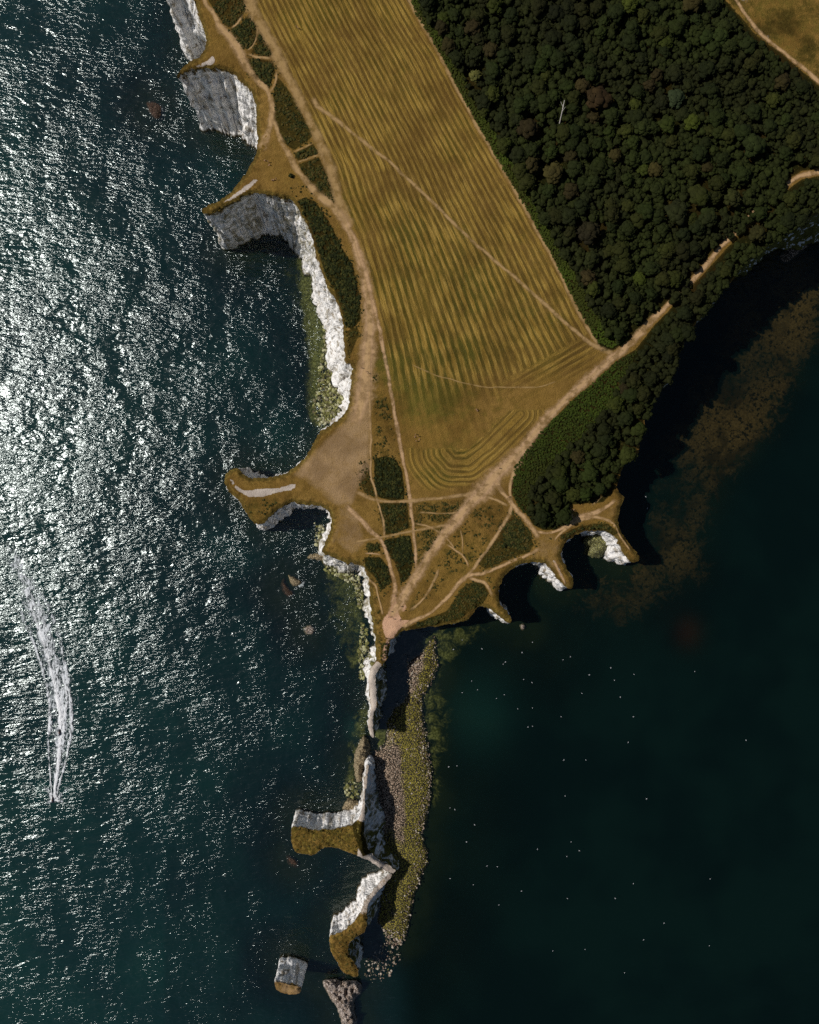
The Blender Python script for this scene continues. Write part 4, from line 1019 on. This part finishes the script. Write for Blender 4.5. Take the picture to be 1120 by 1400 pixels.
mass(cand[280:], MID, 'woodland', 'dense mass of smaller trees and thicket filling the wood', M_LEAF, squash=.6)
# low margin of bracken along the field and track
MARGIN = [(552,-40),(566,14),(604,76),(637,141),(677,211),(715,277),(752,343),(797,433),(818,468),(838,476),(862,462),(846,464),(828,450),(808,413),(770,343),(736,281),(695,209),(653,139),(617,70),(580,12),(572,-40)]
SEM = [(703,640),(716,622),(745,585),(786,545),(815,520),(846,492),(870,482),(862,500),(850,528),(832,560),(792,600),(754,640),(728,668),(722,690),(728,706),(714,700),(702,676)]
THICK = [(722,700),(728,716),(743,723),(760,723),(774,716),(780,704),(776,688),(760,676),(740,680)]
def bush_r(lo, hi): return lambda r, n: r.uniform(lo, hi, n)
def make_bracken():
    t = NT('bracken_fronds'); big = t.noise(.03, 3, .6)
    c = t.mix(t.mapr(t.attr('tint'), 0, 1.3, smooth=False), (.010, .015, .003), t.mix(t.mapr(big, .42, .6), (.045, .066, .007), (.036, .042, .006)))
    return t.done(t.pbr(c, .85, t.bump(t.noise(2.5, 3, .7), .7, .3), .1))
M_BRACKEN = make_bracken()
br = scatter([MARGIN, SEM], [2.6, 2.6], bush_r(1.1, 3.0), seed=12, ov=.5)
mass(br, BUSH, 'bracken', 'mid green bracken along the edges of the wood', M_BRACKEN, hk=.35, zoff=.2, squash=.6, seed=13, tfun=lambda x, y, r: r.uniform(.0, .6) if y > 480 else r.uniform(.5, 1.1))
th = scatter([THICK], [4], bush_r(2., 4.5), seed=14)
mass(th, BUSH, 'dark_thicket', 'very dark rounded thicket by the eastern capes', M_LEAF, hk=.4, zoff=.25, squash=.7, seed=15, tfun=lambda x, y, r: r.uniform(-.6, -.1))

def make_scrub():
    t = NT('scrub_foliage'); tint = t.attr('tint'); cr = t.n('ShaderNodeValToRGB'); t.l(tint, cr.inputs[0])
    el = cr.color_ramp.elements; el[0].position = 0; el[0].color = (.014, .018, .005, 1); el[1].position = 1; el[1].color = (.14, .095, .018, 1)
    for p, c in ((.35, (.035, .040, .009)), (.6, (.070, .062, .014)), (.8, (.085, .055, .018))):
        e = el.new(p); e.color = (*c, 1)
    return t.done(t.pbr(cr.outputs[0], .85, t.bump(t.noise(3., 3, .7), .7, .3), .1))
M_SCRUB = make_scrub()
its = []
for i, (poly, dk) in enumerate(SCRUBS):
    den, gt = (2.6, .32) if dk < -.05 else (2.0, .1 if dk < .3 else -.15)
    its.append((scatter([poly], [den], lambda r, n, dk=dk: .6+(2.6 if dk > .3 else 1.9)*r.random(n)**2, seed=40+i, ov=.42, gate=gt, soft=6.), dk))
for i, (poly, dk) in enumerate(SCRUBS):
    if dk >= 0 and i != 1:
        P_ = A(poly); c_ = P_.mean(0); P_ = c_+(P_-c_)*(1+7/np.abs(P_-c_).max())*1.12
        its.append((scatter([P_], [3.2], lambda r, n: .5+1.5*r.random(n)**2, seed=140+i, ov=.5, gate=.22), dk*.6))
pd_ = []
for l, dk in its:
    if not l: pd_.append(l); continue
    Q_ = np.array(l); ok_ = (pdist(out_main[::2], Q_[:, :2], True) > 3) & inside(out_main, Q_[:, :2])
    for pts, hw, *_r in PATHS:
        if len(pts) < 20 or True:
            ok_ &= pdist(pts, Q_[:, :2]) > (np.mean(hw)*.75+Q_[:, 2]*.4)
    pd_.append([t_ for t_, k_ in zip(l, ok_) if k_])
its = [(a_, b_[1]) for a_, b_ in zip(pd_, its)]
allb = [(x, y, r_) for l, dk in its for x, y, r_ in l]; dkm = {(x, y): dk for l, dk in its for x, y, r_ in l}
mass(allb, BUSH, 'gorse_scrub', 'low gorse and heather scrub in patches between the paths', M_SCRUB, hk=.25, zoff=.15, squash=.55, seed=16,
     tfun=lambda x, y, r: r.uniform(-.3, .4)-.5*max(0, dkm[(x, y)]))
for root, zf_, poly, sd in ((SA, z_A, [(401,1134),(490,1134),(488,1168),(470,1158),(440,1157),(430,1164),(406,1162)], 61), (SB, z_B, [(454,1284),(474,1275),(490,1264),(494,1272),(474,1292),(474,1306),(486,1328),(474,1328),(462,1312)], 62)):
    it = scatter([poly], [2.4], lambda r, n: .6+1.5*r.random(n)**2, seed=sd, ov=.5, gate=.12)
    mass(it, BUSH, 'tussocks', '', M_SCRUB, hk=.2, zoff=.1, squash=.5, seed=sd, tfun=lambda x, y, r: r.uniform(.0, .6), zf=zf_, parent=root)
# a lone bush on the turf above the second cape
for (x, y, rp, lab) in ((398, 241, 3.4, 'lone dark bush on the worn turf above the second cape'), (689, 746, 3.6, 'dark rounded bush in the scrub left of the eastern junction')):
    V, F, T = crown_proto(6, 40, 77, .7); rad = rp*S; z = float(zland(x, y)); w = W(x, y, z)
    b = link('bush', mesh_np('bush', V*rad, F, {'tint': np.clip(T-.4, 0, 1)}, smooth=False), M_SCRUB, label=lab, category='bush'); b.location = (w[0], w[1], z+.3*rad)

# fallen dead trunk, bare and white
def limbs(name, segs, mat, **props):
    VV = []; FF = []; k = 0
    for p, q, r0, r1 in segs:
        p, q = A(p), A(q); d = (q-p)/np.linalg.norm(q-p); a = np.cross(d, [.2, .3, .9]); a /= np.linalg.norm(a); b = np.cross(d, a)
        for c, r in ((p, r0), (q, r1)): VV.extend([c+r*(math.cos(i*1.0472)*a+math.sin(i*1.0472)*b) for i in range(6)])
        FF.extend([(k+i, k+(i+1) % 6, k+6+(i+1) % 6, k+6+i) for i in range(6)]); k += 12
    return link(name, mesh_np(name, np.array(VV), np.array(FF)), mat, **props)
z0 = float(zland(768, 150)); w = W(768, 150, z0+6)
o = limbs('dead_trunk', [((0, -4.2, -5.5), (.4, 0, .2), .28, .22), ((.4, 0, .2), (1.1, 3.8, .9), .22, .12), ((.6, 1, .4), (-.6, 3, 1.0), .12, .05), ((.3, -.6, 0), (1.6, .8, .9), .1, .04)], M_DEAD,
          label='white dead tree trunk lying in the wood', category='dead tree'); o.location = (w[0], w[1], z0+6)

# ------------------------------------------------------------------ people
SKIN = simple_mat('skin', (.50, .30, .20)); HAIR = simple_mat('hair', (.05, .03, .02))
CLOTH = {'white': simple_mat('white_cloth', (.75, .75, .78)), 'black': simple_mat('black_cloth', (.02, .02, .03)), 'navy': simple_mat('navy_cloth', (.03, .05, .16)),
         'red': simple_mat('red_cloth', (.45, .05, .04)), 'blue': simple_mat('blue_cloth', (.10, .22, .50)), 'grey': simple_mat('grey_cloth', (.22, .22, .24)), 'purple': simple_mat('purple_cloth', (.12, .05, .25)), 'khaki': simple_mat('khaki_cloth', (.28, .22, .12))}
def person_mesh(pose):
    J = {'pel': (0, 0, .95, .15), 'waist': (0, 0, 1.12, .13), 'chest': (0, .01, 1.36, .165), 'neck': (0, .01, 1.52, .055), 'headb': (0, .02, 1.60, .085), 'head': (0, .03, 1.70, .10), 'headt': (0, .02, 1.77, .07)}
    sw = .22 if pose == 'walk' else 0.0
    for s, n in ((-1, 'l'), (1, 'r')):
        f = sw*s
        J['hip'+n] = (.10*s, 0, .90, .10); J['kn'+n] = (.11*s, f*.9+.03, .50, .065); J['an'+n] = (.11*s, f*1.2-.03, .09, .045); J['to'+n] = (.12*s, f*1.2+.15, .04, .04)
        J['sh'+n] = (.19*s, 0, 1.43, .07); J['el'+n] = (.26*s, -f*.6-.02, 1.15, .045); J['wr'+n] = (.27*s, -f*1.1+.05, .92, .032); J['ha'+n] = (.27*s, -f*1.2+.08, .83, .035)
    E = [('pel', 'waist'), ('waist', 'chest'), ('chest', 'neck'), ('neck', 'headb'), ('headb', 'head'), ('head', 'headt')]
    for n in 'lr': E += [('pel', 'hip'+n), ('hip'+n, 'kn'+n), ('kn'+n, 'an'+n), ('an'+n, 'to'+n), ('chest', 'sh'+n), ('sh'+n, 'el'+n), ('el'+n, 'wr'+n), ('wr'+n, 'ha'+n)]
    if pose in ('sit', 'ride'):
        dz = -.72 if pose == 'sit' else -.15
        for k in list(J):
            x, y, z, r = J[k]
            if k[:2] in ('kn', 'an', 'to'):
                s = -1 if k.endswith('l') else 1
                pts = {'kn': (.18*s, .38, .62 if pose == 'sit' else .68), 'an': (.16*s, .62, .82-.0 if pose == 'sit' else .34), 'to': (.16*s, .76, .80 if pose == 'sit' else .32)}[k[:2]]
                if pose == 'sit': pts = {'kn': (.16*s, .42, 1.05), 'an': (.15*s, .72, .80), 'to': (.15*s, .86, .80)}[k[:2]]
                else: pts = {'kn': (.24*s, .36, .80), 'an': (.26*s, .12, .42), 'to': (.26*s, .26, .38)}[k[:2]]
                x, y, z = pts
            if pose == 'ride' and k[:2] in ('el', 'wr', 'ha'):
                s = -1 if k.endswith('l') else 1
                x, y, z = {'el': (.30*s, .26, 1.18), 'wr': (.28*s, .50, 1.12), 'ha': (.28*s, .60, 1.11)}[k[:2]]
            if pose == 'ride' and k in ('chest', 'neck', 'headb', 'head', 'headt', 'shl', 'shr'): y += .18
            J[k] = (x, y, z+dz, r)
    names = list(J); me = bpy.data.meshes.new('person'); me.from_pydata([J[n][:3] for n in names], [(names.index(a), names.index(b)) for a, b in E], [])
    ob = bpy.data.objects.new('tmp', me); COL.objects.link(ob); ob.modifiers.new('s', 'SKIN')
    for i, n in enumerate(names): me.skin_vertices[0].data[i].radius = (J[n][3],)*2
    me.skin_vertices[0].data[0].use_root = True
    sd = ob.modifiers.new('d', 'SUBSURF'); sd.levels = 1
    dg = bpy.context.evaluated_depsgraph_get(); m2 = bpy.data.meshes.new_from_object(ob.evaluated_get(dg)); bpy.data.objects.remove(ob)
    m2.name = 'person'; base = J
    head_z = J['headb'][2]; hair_z = J['head'][2]+.02; wz = J['pel'][2]+.06
    for p in m2.polygons:
        c = p.center; r = 0
        if c.z > hair_z or (c.z > head_z and c.y < J['head'][1]-.03): k = 3
        elif c.z > J['neck'][2]-.02: k = 0
        elif abs(c.x) > .22 and pose in ('walk', 'stand') and c.z < 1.12 and c.z > .7: k = 0
        elif c.z > wz or (pose == 'ride' and abs(c.x) > .2 and c.z > .85): k = 1
        else: k = 2
        p.material_index = k; p.use_smooth = True
    return m2
PM = {p: person_mesh(p) for p in ('stand', 'walk', 'sit', 'ride')}
_pc = {}
def person(x, y, pose, top, bottom, rz, label, group=None, z=None, parent=None):
    key = (pose, top, bottom)
    if key not in _pc:
        m = PM[pose].copy(); m.materials.clear()
        for mt in (SKIN, CLOTH[top], CLOTH[bottom], HAIR): m.materials.append(mt)
        _pc[key] = m
    o = link('person', _pc[key], None, label=label, category='person')
    if group: o['group'] = group
    zz = float(zland(x, y)) if z is None else z
    w = W(x, y, zz); o.location = (w[0], w[1], zz+.06); o.rotation_euler = (0, 0, rz); return o
PEOPLE = [
 (406,38,'stand','white','black',.5,'person in white standing on the upper part of the mown field'), (408,40,'stand','black','grey',2.,'person in black beside the one in white on the upper field'),
 (363,220,'sit','white','grey',1.,'leftmost person of the upper trio sitting above the second cape'), (367,222,'stand','purple','navy',4.,'person in purple of the upper group above the second cape'), (369,225.5,'sit','black','khaki',2.,'lowest person of the upper group above the second cape'),
 (372,247,'sit','white','black',5.,'leftmost person in white of the lower trio above the second cape'), (375,246.5,'sit','black','black',1.,'middle person in black of the lower trio above the second cape'), (378,245.5,'stand','blue','navy',3.,'rightmost person in blue of the lower trio above the second cape'),
 (494,503,'walk','grey','black',.2,'uppermost walker on the broad western track'), (500.5,508,'walk','white','navy',3.,'middle walker in white on the broad western track'), (503,510.5,'walk','black','grey',3.2,'lowest walker in black on the broad western track'),
 (568,594,'stand','grey','black',1.,'uppermost person of the group on the lower field'), (571.5,596.5,'stand','navy','grey',2.,'person in navy of the group on the lower field'), (573.5,600,'sit','white','blue',3.,'seated person in white on the right of the lower field group'), (569,603,'stand','black','navy',5.,'lowest person of the group on the lower field'), (567.5,598,'sit','grey','grey',0.,'seated person in grey at the left of the lower field group'),
 (651,560,'stand','white','black',2.,'person in white alone with a companion in mid field'), (653,562,'sit','black','black',.5,'dark dressed companion sitting in mid field'),
 (682,640,'walk','purple','black',.7,'person walking on the wide main track'), (695.5,679,'stand','white','navy',.7,'person on the path at the corner of the wood'), (784,697,'stand','white','black',1.5,'person standing by the dark thicket near the outer cape'),
 (540,814.5,'walk','red','navy',.1,'uppermost walker above the bare pink point'), (534.5,836,'stand','black','khaki',2.,'person at the upper left of the bare pink point'), (531,843.5,'walk','navy','black',0.,'left walker of a close pair on the bare pink point'), (533.2,843,'walk','grey','black',0.,'right walker of a close pair on the bare pink point'),
 (537.5,846,'walk','black','grey',1.,'person in black at the centre of the bare pink point'), (548,829,'stand','blue','black',2.,'person in blue on the stony patch right of the pink point'), (552.5,834.5,'stand','white','grey',4.,'person in white on the stony patch right of the pink point'),
 (548,857.5,'walk','black','navy',.6,'person starting out on the eastern path from the point'), (527,872.5,'walk','grey','navy',0.,'left person at the lower end of the pink point'), (539,871.5,'stand','black','black',3.,'person near the cliff edge at the right of the pink point'),
 (532,878,'walk','red','black',1.,'person entering the narrow neck below the pink point'), (528,883,'stand','black','khaki',2.,'person halfway down the narrow neck'), (526.5,897,'sit','white','navy',3.,'person at the far end of the narrow neck'),
 (547,847,'sit','khaki','grey',3.,'seated person right of the centre of the pink point')]
for p in PEOPLE: person(*p[:6], p[6])

# ------------------------------------------------------------------ jet skis and their wakes
M_HULL = simple_mat('hull_plastic', (.04, .03, .05), .3, spec=.5); M_HULL2 = simple_mat('white_hull_plastic', (.7, .7, .72), .3, spec=.5); M_SEAT = simple_mat('seat_vinyl', (.02, .02, .02), .6); M_METAL = simple_mat('bar_metal', (.3, .3, .32), .4)
def loft(sections, mat, name, parent, closed_ends=True):
    V = []; n = len(sections[0])
    for s in sections: V += list(s)
    F = []
    for k in range(len(sections)-1):
        for i in range(n): F.append((k*n+i, k*n+(i+1) % n, (k+1)*n+(i+1) % n, (k+1)*n+i))
    me = bpy.data.meshes.new(name); me.from_pydata([tuple(v) for v in V], [], F+[tuple(range(n))[::-1], tuple(range((len(sections)-1)*n, len(sections)*n))])
    me.update(); me.materials.append(mat)
    for p in me.polygons: p.use_smooth = False
    return link(name, me, None, parent)
def jet_ski(px_, py_, rz, mat, label, rider_label, top):
    w = W(px_, py_, 0.); root = empty('jet_ski', (w[0], w[1], .1), label, 'jet ski', rz=rz)
    def sec(y, wd, zb, zt, c=.55): return [A((-wd, y, zt-.15)), A((-wd*c, y, zb+.05)), A((0, y, zb)), A((wd*c, y, zb+.05)), A((wd, y, zt-.15)), A((wd*.8, y, zt)), A((-wd*.8, y, zt))]
    loft([sec(-1.6, .50, -.2, .40), sec(-.8, .58, -.25, .42), sec(.2, .58, -.25, .50), sec(.9, .48, -.18, .62), sec(1.4, .28, -.02, .62), sec(1.68, .06, .25, .50)], mat, 'hull', root)
    def bsec(y, wd, z0, z1): return [A((-wd, y, z0)), A((wd, y, z0)), A((wd*.8, y, z1)), A((-wd*.8, y, z1))]
    loft([bsec(-1.3, .22, .38, .72), bsec(-.5, .26, .40, .84), bsec(.25, .20, .48, .80), bsec(.45, .14, .5, .66)], M_SEAT, 'seat', root)
    loft([bsec(.35, .28, .5, .72), bsec(.65, .26, .55, .98), bsec(1.1, .20, .58, .80), bsec(1.35, .10, .58, .64)], mat, 'cowl', root)
    limbs('handlebar', [((-.36, .42, 1.04), (0, .55, 1.0), .025, .03), ((0, .55, 1.0), (.36, .42, 1.04), .03, .025), ((0, .55, 1.0), (0, .6, .8), .05, .06)], M_METAL, parent=root)
    r_ = person(px_, py_, 'ride', top, 'black', rz, rider_label, z=.1)
    off = Vector((-math.sin(rz), math.cos(rz), 0))*(-.15); r_.location = Vector((w[0], w[1], 0.08))+off
jet_ski(72.5, 1093, math.pi-.12, M_HULL, 'leading dark jet ski at the lower tip of the foam trail', 'rider in black on the leading jet ski', 'black')
jet_ski(82, 1001, math.pi+.05, M_HULL, 'following dark jet ski in the middle of the foam trail', 'rider in navy on the following jet ski', 'navy')

def wake(name, label, lines, k):
    """foam sheet: lines = list of (points, half widths, density)"""
    x0, x1, y0, y1 = k
    gx, gy = np.meshgrid(np.arange(x0, x1, 1.3), np.arange(y0, y1, 1.3)); n, m = gx.shape; P = np.stack([gx.ravel(), gy.ravel()], 1)
    D = np.zeros(len(P))
    for pts, hw, dn in lines:
        d, i = pdist(pts, P, arg=True); w = np.interp(i, np.arange(len(pts)), hw); dd = np.interp(i, np.arange(len(pts)), dn)
        D = np.maximum(D, dd*np.exp(-(d/np.maximum(w, .3))**2*1.3))
    D = np.clip(D, 0, 1.5)*(D > .03)
    z = .05 + .45*D*(1+.8*fbm(P[:, 0]*.3, P[:, 1]*.3, oct=3))
    ii, jj = np.meshgrid(np.arange(m-1), np.arange(n-1)); q = (jj*m+ii).ravel(); F = np.stack([q, q+m, q+m+1, q+1], 1)
    keep = D[F].max(1) > .03; F = F[keep]
    used = np.unique(F); mp = np.zeros(len(P), int); mp[used] = np.arange(len(used)); F = mp[F]
    V = W(P[used, 0], P[used, 1], z[used])
    return link(name, mesh_np(name, V, F, {'dens': D[used]}), M_FOAM, kind='stuff', label=label)
wake('wake_foam', 'white foam trail behind the two jet skis', [
  ([(74,1090),(76,1070),(79,1050),(81,1030),(82,1008)], [1.6,2.2,3,4.5,4], [1.2,1.2,1.15,1.05,.8]),
  ([(83,996),(83,975),(80,958),(78,950)], [2,4.0,5,4], [1.3,1.5,1.4,.9]),
  ([(74,1092),(77,1060),(81,1030),(83,1000),(83,970),(80,940),(74,910),(66,880),(56,850),(44,820),(32,790),(20,762),(12,745)], [2,6,12,16,18,18,18,19,19,18,16,12,8], [.42,.54,.56,.57,.58,.58,.58,.57,.56,.54,.50,.42,.22]),
  ([(78,950),(72,925),(66,900),(57,870),(46,840),(36,810),(27,785),(18,760)], [4,4,5,5,5,5,5,5], [.85,.75,.72,.70,.66,.6,.5,.3]),
  ([(71,1092),(69,1065),(67,1040),(66,1015),(68,990),(68,965),(64,940),(58,915),(50,890),(40,865),(28,835)], [1,1.2,1.8,3,3.5,3,3,3,3.5,4,4], [1,.95,.7,.6,.8,.75,.7,.66,.6,.55,.4]),
  ([(76,1092),(83,1065),(90,1040),(95,1015),(98,990),(97,965),(94,940),(90,915),(84,885),(76,855),(64,825),(50,800)], [1,1.2,2.4,4,5,5,4,4,4,4,4,4], [1,.9,.66,.66,.7,.7,.64,.6,.55,.5,.45,.3]),
  ([(88,1000),(86,985),(92,960),(90,940),(84,915),(78,900)], [2,3,3,3,3,3], [.9,.9,.7,.7,.6,.4]),
  ([(58,1076),(66,1080),(72,1094),(64,1098)], [4,4,2.5,2.5], [.4,.5,.95,.5]), ([(95,1076),(86,1084),(76,1094),(84,1096)], [4,4,2.5,3], [.4,.5,.95,.45])], (0, 120, 745, 1110))

# ------------------------------------------------------------------ gulls on the sheltered water
GB = simple_mat('white_feathers', (.8, .8, .8)); GW = simple_mat('grey_feathers', (.5, .52, .55))
def gull_meshes():
    def s(y, r, z): return [A((r*math.cos(a), y, z+r*.8*math.sin(a))) for a in np.arange(6)*math.pi/3]
    V = []; n = 6
    secs = [s(-.32, .02, .12), s(-.2, .08, .10), s(0, .13, .10), s(.15, .10, .12), s(.24, .06, .20), s(.31, .065, .24), s(.38, .02, .23)]
    for q_ in secs: V += [tuple(v) for v in q_]
    F = [(k*n+i, k*n+(i+1) % n, (k+1)*n+(i+1) % n, (k+1)*n+i) for k in range(6) for i in range(n)]
    b = bpy.data.meshes.new('body'); b.from_pydata(V, [], F); b.materials.append(GB)
    w = bpy.data.meshes.new('wing'); w.from_pydata([(.06, .12, .18), (.35, .2, .26), (.72, .02, .22), (.36, .02, .24), (.06, -.1, .17), (.06, .05, .14), (.35, .1, .22)], [], [(0, 1, 3, 4), (1, 2, 3), (0, 5, 6, 1), (5, 4, 3, 6), (6, 3, 2), (1, 6, 2)]); w.materials.append(GW)
    return b, w
gb, gw = gull_meshes()
def gull(x, y, z, rz, s, label, group):
    w = W(x, y, z); r = empty('gull', w, label, 'gull', group, rz); r.scale = (s, s, s)
    link('body', gb, None, r); a = link('wing', gw, None, r); c = link('wing', gw, None, r); c.scale = (-1, 1, 1)
rg = random.Random(5)
gp = [(645,931),(691,905),(714,892),(728,878),(688,908),(632,947),(620,888),(659,887),(716,929),(679,955),(708,969),(728,968),(653,943),(770,902),(780,898),(867,922),(848,953),(728,993),(722,994),(866,980),(840,930),(771,1039),(801,1039),(859,1015),(884,1092),(781,1151),(775,1171),(792,1163),(680,1185),(866,1208),(800,1298),(880,1285),(908,1262),(756,1300),(666,1184),(885,695),(883,679),(854,1330),(690,800),(970,1293),(950,918),(1020,1012)]
for i in range(22):
    y = rg.uniform(870, 1250); x = 610+abs(rg.gauss(0, 130)); gp.append((x, y))
for i, (x, y) in enumerate(gp): gull(x, y, rg.choice([0, 0, 0, 3.0]), rg.uniform(0, 6.28), rg.uniform(.5, .8), 'white gull scattered on the dark sheltered water', 'gulls on the sheltered water')
print('objects', len(bpy.data.objects), 'tris', sum(len(o.data.polygons) for o in bpy.data.objects if o.type == 'MESH'))
